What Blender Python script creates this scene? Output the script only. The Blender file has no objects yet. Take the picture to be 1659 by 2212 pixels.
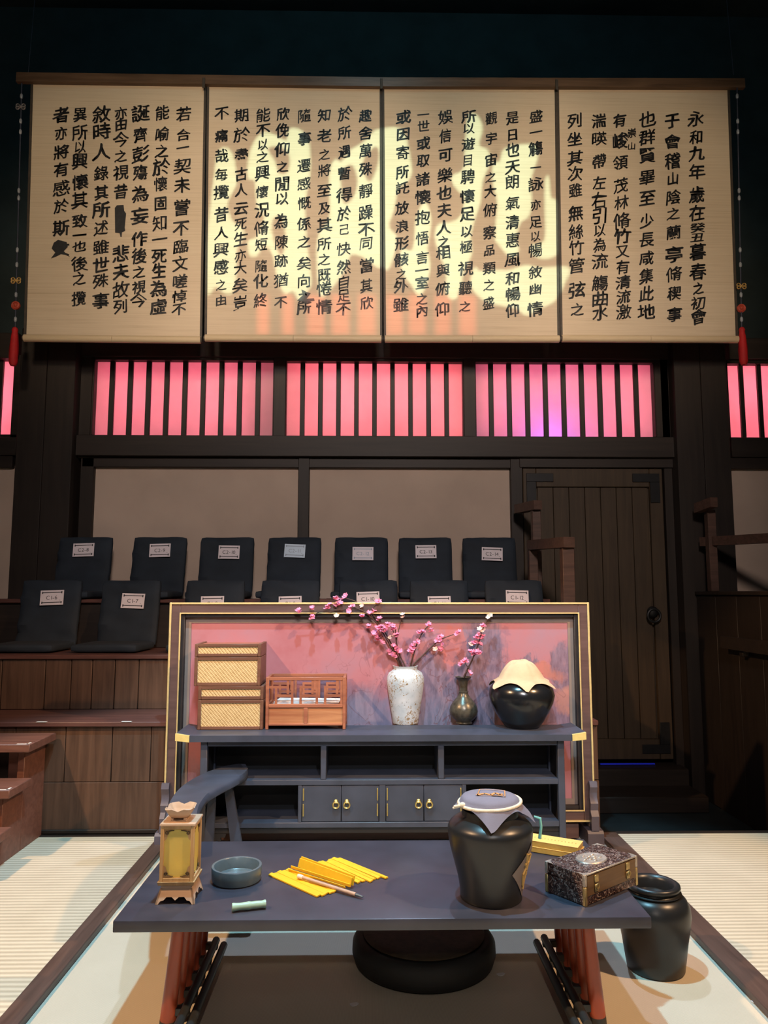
import bpy, bmesh, math, random
from mathutils import Vector, Matrix, noise
random.seed(7)
SC = bpy.context.scene
COL = SC.collection
PI = math.pi
rad = math.radians

# ------------------------------------------------------------------ camera
F_PX, W_PX, H_PX = 1600.0, 1659.0, 2212.0
CAM = Vector((0, 0, 1.45))
YAW, PITCH = rad(1.0), rad(6.3)
FW = Vector((math.sin(YAW)*math.cos(PITCH), math.cos(YAW)*math.cos(PITCH), math.sin(PITCH)))
RT = Vector((math.cos(YAW), -math.sin(YAW), 0))
UP = RT.cross(FW)
cd = bpy.data.cameras.new('camera'); cam = bpy.data.objects.new('camera', cd); COL.objects.link(cam)
cd.sensor_fit = 'VERTICAL'; cd.sensor_height = 36.0; cd.lens = F_PX/H_PX*36.0
cd.clip_start = 0.05; cd.clip_end = 100
cam.matrix_world = Matrix(((RT.x, UP.x, -FW.x, CAM.x), (RT.y, UP.y, -FW.y, CAM.y), (RT.z, UP.z, -FW.z, CAM.z), (0, 0, 0, 1)))
SC.camera = cam
def ray(px, py): return FW*F_PX + RT*(px-W_PX/2) + UP*(H_PX/2-py)
def FY(px, py, y): d = ray(px, py); return CAM + d*(y/d.y)
def FZ(px, py, z): d = ray(px, py); return CAM + d*((z-CAM.z)/d.z)

SC.view_settings.view_transform = 'Standard'
SC.view_settings.look = 'None'
SC.view_settings.gamma = 1.0
SC.view_settings.use_curve_mapping = False
SC.view_settings.exposure = 0.0
w = bpy.data.worlds.new('world'); SC.world = w; w.use_nodes = True
w.node_tree.nodes['Background'].inputs[0].default_value = (0.75, 0.7, 0.8, 1)
w.node_tree.nodes['Background'].inputs[1].default_value = 0.03

# ------------------------------------------------------------------ lights
def aim(o, tgt): o.rotation_euler = (Vector(tgt)-o.location).to_track_quat('-Z', 'Y').to_euler()
def spot(name, loc, tgt, power, color, angle, blend=0.3, radius=0.05):
    d = bpy.data.lights.new(name, 'SPOT'); d.energy = power; d.color = color
    d.spot_size = rad(angle); d.spot_blend = blend; d.shadow_soft_size = radius
    o = bpy.data.objects.new(name, d); COL.objects.link(o); o.location = loc; aim(o, tgt); return o
def area(name, loc, tgt, power, color, sx, sy):
    d = bpy.data.lights.new(name, 'AREA'); d.energy = power; d.color = color; d.shape = 'RECTANGLE'; d.size = sx; d.size_y = sy
    o = bpy.data.objects.new(name, d); COL.objects.link(o); o.location = loc; aim(o, tgt); return o
def point(name, loc, power, color, radius=0.05):
    d = bpy.data.lights.new(name, 'POINT'); d.energy = power; d.color = color; d.shadow_soft_size = radius
    o = bpy.data.objects.new(name, d); COL.objects.link(o); o.location = loc; return o
spot('stage_cool_lamp', (-0.25, 2.5, 5.4), (0.0, 3.1, 0), 980, (0.34, 0.78, 1.0), 62, 0.25, 0.07)
spot('stage_warm_lamp_left', (-3.4, 1.6, 4.6), (0.1, 3.1, 0.2), 980, (1.0, 0.60, 0.31), 58, 0.25, 0.07)
spot('stage_warm_lamp_right', (3.4, 1.6, 4.6), (0.1, 3.1, 0.2), 980, (1.0, 0.60, 0.31), 58, 0.25, 0.07)
spot('stage_back_lamp', (0.5, 6.0, 7.6), (0.0, 2.9, 0.3), 900, (0.55, 0.72, 1.0), 40, 0.4, 0.08)
spot('stage_front_lamp', (0.6, -1.2, 4.0), (0.1, 4.3, 0.9), 330, (0.80, 0.88, 1.0), 30, 0.6, 0.04)
for sx in (-2.1, -0.7, 0.7, 2.1):
    spot('scroll_wash_lamp', (sx*0.8, 0.2, 5.0), (sx, 6.0, 4.6), 450, (1.0, 0.76, 0.52), 36, 0.7, 0.3)
spot('front_fill_lamp', (0.1, -1.6, 3.0), (0.0, 2.7, 0.0), 90, (1.0, 0.86, 0.74), 34, 0.5, 0.05)
spot('backdrop_fill', (0.0, 3.0, 7.6), (0.0, 7.6, 6.9), 60, (0.35, 0.85, 1.0), 130, 0.9, 0.3)  # added teal fill to tint the rear wall, no fixture there
spot('wall_wash_fill', (0.2, -1.0, 4.6), (0.0, 6.5, 2.1), 900, (0.98, 0.82, 0.74), 62, 0.8, 0.4)  # added fill in place of general spill light on the wall
# lamps behind the paper windows
for (lx, pw, cl) in ((-2.45, 13, (1, .15, .23)), (-1.5, 10, (1, .16, .25)), (-0.3, 15, (1, .15, .2)), (0.5, 15, (1, .14, .18)),
                     (1.35, 8, (1, .15, .22)), (2.3, 11, (1, .16, .24)), (-3.45, 20, (1, .16, .23)), (3.55, 22, (1, .15, .21))):
    area('window_lamp', (lx, 7.15, 3.2), (lx, 6.5, 3.2), pw, cl, 0.8, 0.5)
point('window_violet_lamp', (1.62, 6.84, 2.84), 10, (0.12, 0.12, 1.0), 0.05)

# ------------------------------------------------------------------ materials
def newmat(name):
    m = bpy.data.materials.new(name); m.use_nodes = True
    return m, m.node_tree, m.node_tree.nodes['Principled BSDF']
def N(nt, t, **kw):
    n = nt.nodes.new(t)
    for k, v in kw.items(): setattr(n, k, v)
    return n
def objco(nt, scale=(1, 1, 1), rot=(0, 0, 0)):
    tc = N(nt, 'ShaderNodeTexCoord'); mp = N(nt, 'ShaderNodeMapping')
    mp.inputs['Scale'].default_value = scale; mp.inputs['Rotation'].default_value = rot
    nt.links.new(tc.outputs['Object'], mp.inputs['Vector']); return mp.outputs[0]
def ramp(nt, fac, stops):
    r = N(nt, 'ShaderNodeValToRGB'); e = r.color_ramp.elements
    while len(e) < len(stops): e.new(0.5)
    for i, (p, c) in enumerate(stops): e[i].position = p; e[i].color = (*c, 1)
    nt.links.new(fac, r.inputs[0]); return r.outputs[0]
def noise_tex(nt, vec, scale, detail=4, rough=0.55, dist=0.0):
    n = N(nt, 'ShaderNodeTexNoise'); n.inputs['Scale'].default_value = scale; n.inputs['Detail'].default_value = detail
    n.inputs['Roughness'].default_value = rough; n.inputs['Distortion'].default_value = dist
    nt.links.new(vec, n.inputs['Vector']); return n.outputs['Fac']
def add_bump(nt, bs, h, strength, dist=0.002):
    b = N(nt, 'ShaderNodeBump'); b.inputs['Strength'].default_value = strength; b.inputs['Distance'].default_value = dist
    nt.links.new(h, b.inputs['Height']); nt.links.new(b.outputs[0], bs.inputs['Normal'])
def mathn(nt, op, a, b=None, c=None):
    n = N(nt, 'ShaderNodeMath', operation=op)
    for i, x in enumerate((a, b, c)):
        if x is None: continue
        if isinstance(x, (int, float)): n.inputs[i].default_value = x
        else: nt.links.new(x, n.inputs[i])
    return n.outputs[0]
def mixc(nt, fac, a, b):
    n = N(nt, 'ShaderNodeMix', data_type='RGBA')
    for i, x in ((0, fac), (6, a), (7, b)):
        if isinstance(x, (int, float)): n.inputs[i].default_value = x
        elif isinstance(x, tuple): n.inputs[i].default_value = (*x, 1)
        else: nt.links.new(x, n.inputs[i])
    return n.outputs[2]
def plain(name, c, rough=0.5, metal=0.0, var=0.25, scale=12, bump=0.0, bscale=60, spec=0.5):
    m, nt, bs = newmat(name); v = objco(nt)
    f = noise_tex(nt, v, scale, 5)
    lo = tuple(x*(1-var) for x in c); hi = tuple(min(1, x*(1+var)) for x in c)
    nt.links.new(ramp(nt, f, [(0.3, lo), (0.7, hi)]), bs.inputs['Base Color'])
    bs.inputs['Roughness'].default_value = rough; bs.inputs['Metallic'].default_value = metal
    bs.inputs['Specular IOR Level'].default_value = spec
    if bump: add_bump(nt, bs, noise_tex(nt, v, bscale, 4), bump)
    return m
def wood(name, c1, c2, axis='x', rough=0.5, scale=9, bump=0.15, spec=0.4):
    m, nt, bs = newmat(name)
    s = {'x': (0.6, 9, 9), 'y': (9, 0.6, 9), 'z': (9, 9, 0.6)}[axis]
    v = objco(nt, s); f = noise_tex(nt, v, scale*0.35, 6, 0.6, 0.6)
    f2 = noise_tex(nt, objco(nt), 2.5, 3)
    ff = mathn(nt, 'ADD', mathn(nt, 'MULTIPLY', f, 0.75), mathn(nt, 'MULTIPLY', f2, 0.25))
    nt.links.new(ramp(nt, ff, [(0.32, c1), (0.68, c2)]), bs.inputs['Base Color'])
    bs.inputs['Roughness'].default_value = rough; bs.inputs['Specular IOR Level'].default_value = spec
    add_bump(nt, bs, f, bump); return m

M = {}
M['dark_wood_x'] = wood('dark_wood_x', (0.012, 0.0078, 0.006), (0.026, 0.017, 0.013), 'x', 0.55)
M['dark_wood_z'] = wood('dark_wood_z', (0.012, 0.0078, 0.006), (0.024, 0.016, 0.012), 'z', 0.55)
M['door_wood'] = wood('door_wood', (0.034, 0.021, 0.011), (0.062, 0.039, 0.021), 'z', 0.6)
M['tier_riser'] = wood('tier_riser_wood', (0.052, 0.027, 0.017), (0.118, 0.064, 0.041), 'z', 0.55)
M['tier_top'] = wood('tier_top_wood', (0.07, 0.030, 0.026), (0.14, 0.062, 0.052), 'x', 0.4)
M['stair_wood'] = wood('stair_wood', (0.11, 0.045, 0.032), (0.21, 0.092, 0.066), 'x', 0.45)
M['rail_wood'] = wood('rail_wood', (0.045, 0.024, 0.018), (0.11, 0.060, 0.045), 'x', 0.5)
M['strip_wood'] = wood('strip_wood', (0.065, 0.038, 0.030), (0.125, 0.075, 0.060), 'y', 0.45)
M['plaster'] = plain('plaster', (0.48, 0.37, 0.30), 0.9, 0, 0.1, 1.6, 0.15, 180)
M['black'] = plain('black_paint', (0.035, 0.055, 0.06), 0.9, 0, 0.2, 3)
M['iron'] = plain('black_iron', (0.012, 0.012, 0.013), 0.5, 0.4, 0.2, 20)
M['aisle'] = plain('aisle_floor', (0.018, 0.024, 0.026), 0.45, 0, 0.35, 3)
M['fabric'] = plain('black_fabric', (0.010, 0.017, 0.028), 0.8, 0, 0.25, 6, 0.8, 9)
M['card'] = plain('white_card', (0.74, 0.66, 0.70), 0.6, 0, 0.04, 8)
M['card_glare'] = plain('painted_sheen_card', (0.55, 0.68, 0.82), 0.4, 0, 0.04, 8)  # bluish sheen on one card put into its colour
M['print'] = plain('black_print', (0.02, 0.02, 0.025), 0.7, 0, 0.1, 8)
M['print_glare'] = plain('glare_paled_print', (0.30, 0.36, 0.44), 0.7, 0, 0.1, 8)  # lettering paled in colour for the glare on two cards
M['ink'] = plain('ink', (0.018, 0.019, 0.022), 0.45, 0, 0.4, 20, spec=0.5)
M['bamboo'] = wood('bamboo_rail', (0.075, 0.042, 0.025), (0.17, 0.10, 0.06), 'x', 0.4)
M['brocade'] = plain('scroll_border', (0.05, 0.038, 0.028), 0.6, 0, 0.2, 30)
M['roller'] = wood('roller_wood', (0.55, 0.42, 0.26), (0.66, 0.52, 0.34), 'x', 0.5, bump=0.05)
M['lacquer'] = plain('black_lacquer', (0.043, 0.045, 0.066), 0.34, 0, 0.28, 4, 0.05, 90)
M['lacquer_cab'] = plain('cabinet_lacquer', (0.046, 0.054, 0.080), 0.45, 0, 0.25, 5, 0.05, 90)
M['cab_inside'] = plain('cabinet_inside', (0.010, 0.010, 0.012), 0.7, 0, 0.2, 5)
M['brass'] = plain('brass', (0.80, 0.62, 0.22), 0.3, 0.9, 0.1, 30)
M['brass_soft'] = plain('brass_tip', (0.85, 0.68, 0.25), 0.45, 0.3, 0.08, 30)
M['gold_line'] = plain('gold_line', (0.85, 0.65, 0.30), 0.4, 0.5, 0.1, 30)
M['screen_frame'] = wood('screen_frame_wood', (0.075, 0.040, 0.038), (0.13, 0.075, 0.068), 'x', 0.5)
M['screen_dark'] = plain('screen_inner_frame', (0.02, 0.015, 0.016), 0.5)
M['mount'] = plain('screen_mount_silk', (0.22, 0.17, 0.15), 0.8, 0, 0.12, 6)
M['red_leg'] = plain('red_lacquer', (0.32, 0.055, 0.022), 0.32, 0, 0.15, 5)
M['leg_sock'] = plain('leg_sock', (0.018, 0.020, 0.022), 0.45)
M['jar'] = plain('black_glaze', (0.010, 0.011, 0.013), 0.22, 0, 0.3, 3, 0.03, 20, 0.6)
M['jar_matte'] = plain('black_pottery', (0.017, 0.018, 0.020), 0.34, 0, 0.25, 4, 0.04, 40, 0.5)
M['hemp'] = plain('tan_cloth', (0.60, 0.40, 0.24), 0.85, 0, 0.15, 9, 0.4, 60)
M['grey_cloth'] = plain('grey_cloth', (0.17, 0.16, 0.21), 0.85, 0, 0.1, 9, 0.25, 200)
M['rope'] = plain('cream_rope', (0.70, 0.60, 0.45), 0.8, 0, 0.15, 60, 0.5, 200)
M['orange_print'] = plain('orange_embroidery', (0.55, 0.25, 0.08), 0.6)
M['paper'] = plain('white_paper', (0.72, 0.70, 0.70), 0.8, 0, 0.04, 6)
M['petal'] = plain('pink_petal', (0.80, 0.25, 0.42), 0.6, 0, 0.25, 40)
M['petal_pale'] = plain('pale_petal', (0.82, 0.58, 0.50), 0.6, 0, 0.15, 40)
M['twig'] = plain('twig', (0.07, 0.035, 0.03), 0.7, 0, 0.3, 40)
M['bronze'] = plain('dark_bronze', (0.085, 0.075, 0.055), 0.32, 0.35, 0.45, 40, 0.4, 55)
M['stone'] = plain('grey_blue_stone', (0.085, 0.125, 0.155), 0.3, 0, 0.15, 14, 0.1, 120)
M['jade'] = plain('pale_jade', (0.36, 0.55, 0.44), 0.35, 0, 0.15, 14)
M['slip'] = plain('yellow_bamboo_slip', (0.82, 0.46, 0.015), 0.5, 0, 0.06, 30)
M['slip_edge'] = plain('bamboo_slip_back', (0.80, 0.52, 0.12), 0.5, 0, 0.06, 30)
M['brush_wood'] = plain('brush_wood', (0.50, 0.33, 0.24), 0.5, 0, 0.2, 20)
M['brush_cap'] = plain('brush_cap', (0.78, 0.60, 0.48), 0.5)
M['lantern_wood'] = wood('lantern_wood', (0.36, 0.22, 0.10), (0.58, 0.39, 0.20), 'z', 0.5)
M['lantern_base'] = wood('lantern_base_wood', (0.40, 0.27, 0.18), (0.60, 0.44, 0.33), 'x', 0.5)
M['carve_dark'] = plain('dark_carved_wood', (0.07, 0.045, 0.022), 0.6)  # darker wood tone for the lantern waist and scroll lines
M['cedar'] = wood('cedar_wood', (0.23, 0.075, 0.045), (0.45, 0.17, 0.09), 'x', 0.42)
M['cedar_panel'] = wood('cedar_panel_wood', (0.30, 0.10, 0.045), (0.58, 0.28, 0.13), 'x', 0.42)
M['box_wood'] = wood('box_frame_wood', (0.10, 0.045, 0.028), (0.20, 0.09, 0.055), 'x', 0.45)
M['silver'] = plain('worn_metal', (0.50, 0.45, 0.40), 0.4, 0.6, 0.3, 60, 0.3, 90)
M['box_brass'] = plain('aged_brass', (0.48, 0.36, 0.16), 0.4, 0.7, 0.3, 50, 0.2, 90)
M['red'] = plain('red_thread', (0.50, 0.010, 0.012), 0.7, 0, 0.15, 20)
M['coral'] = plain('coral_red', (0.45, 0.06, 0.03), 0.5)
M['cord'] = plain('navy_cord', (0.03, 0.035, 0.06), 0.6)
M['bead'] = plain('clear_bead', (0.30, 0.32, 0.36), 0.25)
M['gold_knot'] = plain('gold_knot', (0.42, 0.26, 0.08), 0.5, 0.3)
M['grey_knot'] = plain('grey_knot', (0.22, 0.2, 0.2), 0.5, 0.3)
M['teal'] = plain('teal_cord', (0.20, 0.52, 0.47), 0.6)
M['book'] = plain('gold_book', (0.78, 0.52, 0.16), 0.5, 0, 0.08, 20)
M['book_dark'] = plain('gold_book_edge', (0.45, 0.28, 0.06), 0.5)
M['label_paper'] = plain('wine_label', (0.20, 0.17, 0.16), 0.45, 0, 0.1, 12)
M['label_gold'] = plain('wine_label_gold', (0.55, 0.36, 0.12), 0.5)
M['label_red'] = plain('wine_label_red', (0.5, 0.05, 0.04), 0.5)
M['cushion'] = plain('cushion_black', (0.012, 0.013, 0.014), 0.7, 0, 0.2, 10, 0.3, 60)
M['foot'] = plain('screen_foot_lit', (0.105, 0.09, 0.115), 0.45, 0, 0.15, 8)  # lacquer lightened in colour for the light falling on the feet
M['tape'] = plain('white_tape', (0.75, 0.72, 0.68), 0.6, 0, 0.05, 10)
M['housing'] = plain('lamp_housing', (0.02, 0.02, 0.02), 0.6)

def mat_translucent(name, c, dif=0.25):
    m, nt, bs = newmat(name); nt.nodes.remove(bs)
    out = nt.nodes['Material Output']
    t = N(nt, 'ShaderNodeBsdfTranslucent'); d = N(nt, 'ShaderNodeBsdfDiffuse'); mx = N(nt, 'ShaderNodeMixShader')
    v = objco(nt); f = noise_tex(nt, v, 1.2, 5, 0.6)
    cc = ramp(nt, f, [(0.3, tuple(x*0.8 for x in c)), (0.7, c)])
    nt.links.new(cc, t.inputs[0]); nt.links.new(cc, d.inputs[0]); mx.inputs[0].default_value = dif
    nt.links.new(t.outputs[0], mx.inputs[1]); nt.links.new(d.outputs[0], mx.inputs[2]); nt.links.new(mx.outputs[0], out.inputs[0])
    return m
M['pane'] = mat_translucent('window_paper', (0.9, 0.86, 0.86))

def mat_emit(name, c, s):
    m, nt, bs = newmat(name); bs.inputs['Emission Color'].default_value = (*c, 1); bs.inputs['Emission Strength'].default_value = s
    bs.inputs['Base Color'].default_value = (*c, 1); return m
M['lantern_paper'] = mat_translucent('lantern_paper', (0.90, 0.78, 0.26), 0.72)
M['flame'] = mat_emit('candle_flame', (1.0, 0.55, 0.06), 4)
M['threshold_strip'] = mat_emit('blue_led_strip', (0.02, 0.04, 1.0), 0.04)

def mat_scroll():
    m, nt, bs = newmat('bamboo_paper')
    v = objco(nt, (1.2, 1, 90)); f = noise_tex(nt, v, 1.0, 6, 0.7)
    v2 = objco(nt); f2 = noise_tex(nt, v2, 1.6, 3)
    ff = mathn(nt, 'ADD', mathn(nt, 'MULTIPLY', f, 0.7), mathn(nt, 'MULTIPLY', f2, 0.3))
    nt.links.new(ramp(nt, ff, [(0.25, (0.42, 0.31, 0.20)), (0.45, (0.62, 0.50, 0.36)), (0.75, (0.72, 0.60, 0.45))]), bs.inputs['Base Color'])
    bs.inputs['Roughness'].default_value = 0.85; bs.inputs['Specular IOR Level'].default_value = 0.2
    return m
M['scroll'] = mat_scroll()

def mat_tatami(name, c1, c2, rot, pitch, bump=0.5):
    m, nt, bs = newmat(name)
    v = objco(nt, (1, 1, 1), (0, 0, rot))
    wv = N(nt, 'ShaderNodeTexWave', wave_type='BANDS', bands_direction='X'); wv.inputs['Scale'].default_value = pitch
    wv.inputs['Distortion'].default_value = 0.4; wv.inputs['Detail'].default_value = 1
    nt.links.new(v, wv.inputs['Vector'])
    f = noise_tex(nt, objco(nt), 5, 5); f3 = noise_tex(nt, objco(nt, (60, 300, 1), (0, 0, rot)), 1, 2)
    ff = mathn(nt, 'ADD', mathn(nt, 'ADD', mathn(nt, 'MULTIPLY', wv.outputs['Fac'], 0.5), mathn(nt, 'MULTIPLY', f, 0.3)), mathn(nt, 'MULTIPLY', f3, 0.2))
    nt.links.new(ramp(nt, ff, [(0.15, c1), (0.8, c2)]), bs.inputs['Base Color'])
    bs.inputs['Roughness'].default_value = 0.7; bs.inputs['Specular IOR Level'].default_value = 0.25
    add_bump(nt, bs, wv.outputs['Fac'], bump, 0.003); return m
M['tatami'] = mat_tatami('tatami_ribbed', (0.40, 0.34, 0.25), (0.66, 0.58, 0.45), rad(90), 9.5)
M['mat_inner'] = mat_tatami('woven_mat', (0.50, 0.44, 0.34), (0.64, 0.57, 0.46), rad(0), 75, 0.12)

def mat_weave():
    m, nt, bs = newmat('woven_bamboo')
    def wave(rot, sc):
        v = objco(nt, (1, 1, 1), (0, rot, 0))
        wv = N(nt, 'ShaderNodeTexWave', wave_type='BANDS', bands_direction='X'); wv.inputs['Scale'].default_value = sc
        wv.inputs['Distortion'].default_value = 1.0; nt.links.new(v, wv.inputs['Vector']); return wv.outputs['Fac']
    a, b = wave(rad(40), 22), wave(rad(-50), 34)
    f = mathn(nt, 'MAXIMUM', mathn(nt, 'MULTIPLY', a, 0.9), mathn(nt, 'MULTIPLY', b, 0.75))
    f = mathn(nt, 'ADD', mathn(nt, 'MULTIPLY', f, 0.7), mathn(nt, 'MULTIPLY', noise_tex(nt, objco(nt), 30, 3), 0.3))
    nt.links.new(ramp(nt, f, [(0.2, (0.30, 0.17, 0.06)), (0.55, (0.60, 0.42, 0.19)), (0.85, (0.72, 0.55, 0.30))]), bs.inputs['Base Color'])
    bs.inputs['Roughness'].default_value = 0.55; add_bump(nt, bs, f, 0.6, 0.003); return m
M['weave'] = mat_weave()

def mat_carved():
    m, nt, bs = newmat('carved_rosewood')
    v = objco(nt); n1 = N(nt, 'ShaderNodeTexNoise'); n1.inputs['Scale'].default_value = 55; n1.inputs['Detail'].default_value = 2; n1.inputs['Distortion'].default_value = 2.5
    nt.links.new(v, n1.inputs['Vector'])
    f = n1.outputs['Fac']
    nt.links.new(ramp(nt, f, [(0.42, (0.018, 0.008, 0.007)), (0.56, (0.10, 0.05, 0.042)), (0.64, (0.30, 0.24, 0.22))]), bs.inputs['Base Color'])  # silvery highlights and dark hollows painted along the relief
    bs.inputs['Roughness'].default_value = 0.36; add_bump(nt, bs, f, 1.0, 0.006); return m
M['carved'] = mat_carved()

def mat_vase():
    m, nt, bs = newmat('speckled_white_glaze')
    v = objco(nt); big = noise_tex(nt, v, 9, 2); fine = noise_tex(nt, objco(nt, (1, 1, 0.7)), 90, 4, 0.6, 1.2)
    mask = mathn(nt, 'MULTIPLY', mathn(nt, 'GREATER_THAN', big, 0.49), mathn(nt, 'GREATER_THAN', fine, 0.55))
    mask2 = mathn(nt, 'GREATER_THAN', fine, 0.66)
    base = ramp(nt, noise_tex(nt, v, 14, 5), [(0.3, (0.42, 0.50, 0.56)), (0.7, (0.64, 0.68, 0.72))])
    c = mixc(nt, mask, base, (0.30, 0.20, 0.09)); c = mixc(nt, mask2, c, (0.12, 0.09, 0.06))
    nt.links.new(c, bs.inputs['Base Color']); bs.inputs['Roughness'].default_value = 0.4; add_bump(nt, bs, fine, 0.25, 0.002)
    return m
M['vase'] = mat_vase()

def mat_painting():
    # ink-and-wash landscape on silk: sky with the pink light mixed in, grey-blue crags, ochre trees
    m, nt, bs = newmat('landscape_painting')
    tc = N(nt, 'ShaderNodeTexCoord'); sx = N(nt, 'ShaderNodeSeparateXYZ'); nt.links.new(tc.outputs['Object'], sx.inputs[0])
    v = objco(nt)
    warp = mathn(nt, 'MULTIPLY', mathn(nt, 'SUBTRACT', noise_tex(nt, v, 5, 5, 0.65), 0.5), 0.34)
    warp2 = mathn(nt, 'MULTIPLY', mathn(nt, 'SUBTRACT', noise_tex(nt, objco(nt, (2, 1, .6)), 9, 5, 0.7), 0.5), 0.2)
    X = mathn(nt, 'ADD', sx.outputs[0], warp2); Z = mathn(nt, 'ADD', sx.outputs[2], warp)
    def blob(cx, cz, rx, rz, soft=0.35):
        a = mathn(nt, 'POWER', mathn(nt, 'DIVIDE', mathn(nt, 'SUBTRACT', X, cx), rx), 2.0)
        b = mathn(nt, 'POWER', mathn(nt, 'DIVIDE', mathn(nt, 'SUBTRACT', Z, cz), rz), 2.0)
        d = mathn(nt, 'ADD', a, b)
        mr = N(nt, 'ShaderNodeMapRange'); mr.inputs[1].default_value = 1-soft; mr.inputs[2].default_value = 1+soft
        mr.inputs[3].default_value = 1; mr.inputs[4].default_value = 0; nt.links.new(d, mr.inputs[0]); return mr.outputs[0]
    base = ramp(nt, noise_tex(nt, v, 2.2, 5, 0.6), [(0.25, (0.36, 0.105, 0.12)), (0.5, (0.42, 0.17, 0.20)), (0.75, (0.34, 0.20, 0.26))])
    c = base
    streak = noise_tex(nt, objco(nt, (9, 1, 2.2), (0, 0.5, 0)), 3.5, 6, 0.7)
    rocks = ramp(nt, streak, [(0.35, (0.075, 0.075, 0.115)), (0.55, (0.17, 0.15, 0.22)), (0.75, (0.30, 0.18, 0.22))])
    for (cx, cz, rx, rz, s) in ((0.60, 0.98, 0.16, 0.34, .25), (0.28, 0.80, 0.17, 0.30, .3), (0.47, 0.62, 0.22, 0.3, .6), (0.88, 1.02, 0.07, 0.09, .2), (1.12, 1.02, 0.12, 0.17, .25),
                             (-0.28, 0.84, 0.26, 0.09, .9), (-0.15, 0.72, 0.3, 0.1, .9), (0.8, 0.75, 0.2, 0.15, .9), (1.1, 0.72, 0.16, 0.1, .9), (-1.05, 0.28, 0.12, 0.2, .8)):
        c = mixc(nt, mathn(nt, 'MULTIPLY', blob(cx, cz, rx, rz, s), 0.75), c, rocks)
    blue = mathn(nt, 'MULTIPLY', blob(-0.05, 0.66, 0.5, 0.16, .9), 0.45)
    c = mixc(nt, blue, c, (0.17, 0.23, 0.36))
    warmc = mathn(nt, 'MULTIPLY', blob(0.98, 0.98, 0.12, 0.05, .6), 0.7); c = mixc(nt, warmc, c, (0.48, 0.17, 0.12))
    warmc = mathn(nt, 'MULTIPLY', blob(0.44, 1.15, 0.09, 0.11, .3), 0.6); c = mixc(nt, warmc, c, (0.50, 0.15, 0.13))
    warmc = mathn(nt, 'MULTIPLY', blob(1.12, 0.84, 0.07, 0.06, .7), 0.6); c = mixc(nt, warmc, c, (0.50, 0.22, 0.16))
    twig = mathn(nt, 'ABSOLUTE', mathn(nt, 'SUBTRACT', noise_tex(nt, objco(nt, (1.2, 1, 0.8)), 6, 3, 0.5, 0.8), 0.5))
    tm = mathn(nt, 'MULTIPLY', mathn(nt, 'LESS_THAN', twig, 0.008), mathn(nt, 'MULTIPLY', blob(0.35, 0.75, 0.8, 0.35, .9), 0.5))
    c = mixc(nt, tm, c, (0.13, 0.045, 0.05))
    nt.links.new(c, bs.inputs['Base Color']); bs.inputs['Roughness'].default_value = 0.75; bs.inputs['Specular IOR Level'].default_value = 0.2
    return m
M['painting'] = mat_painting()

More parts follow.
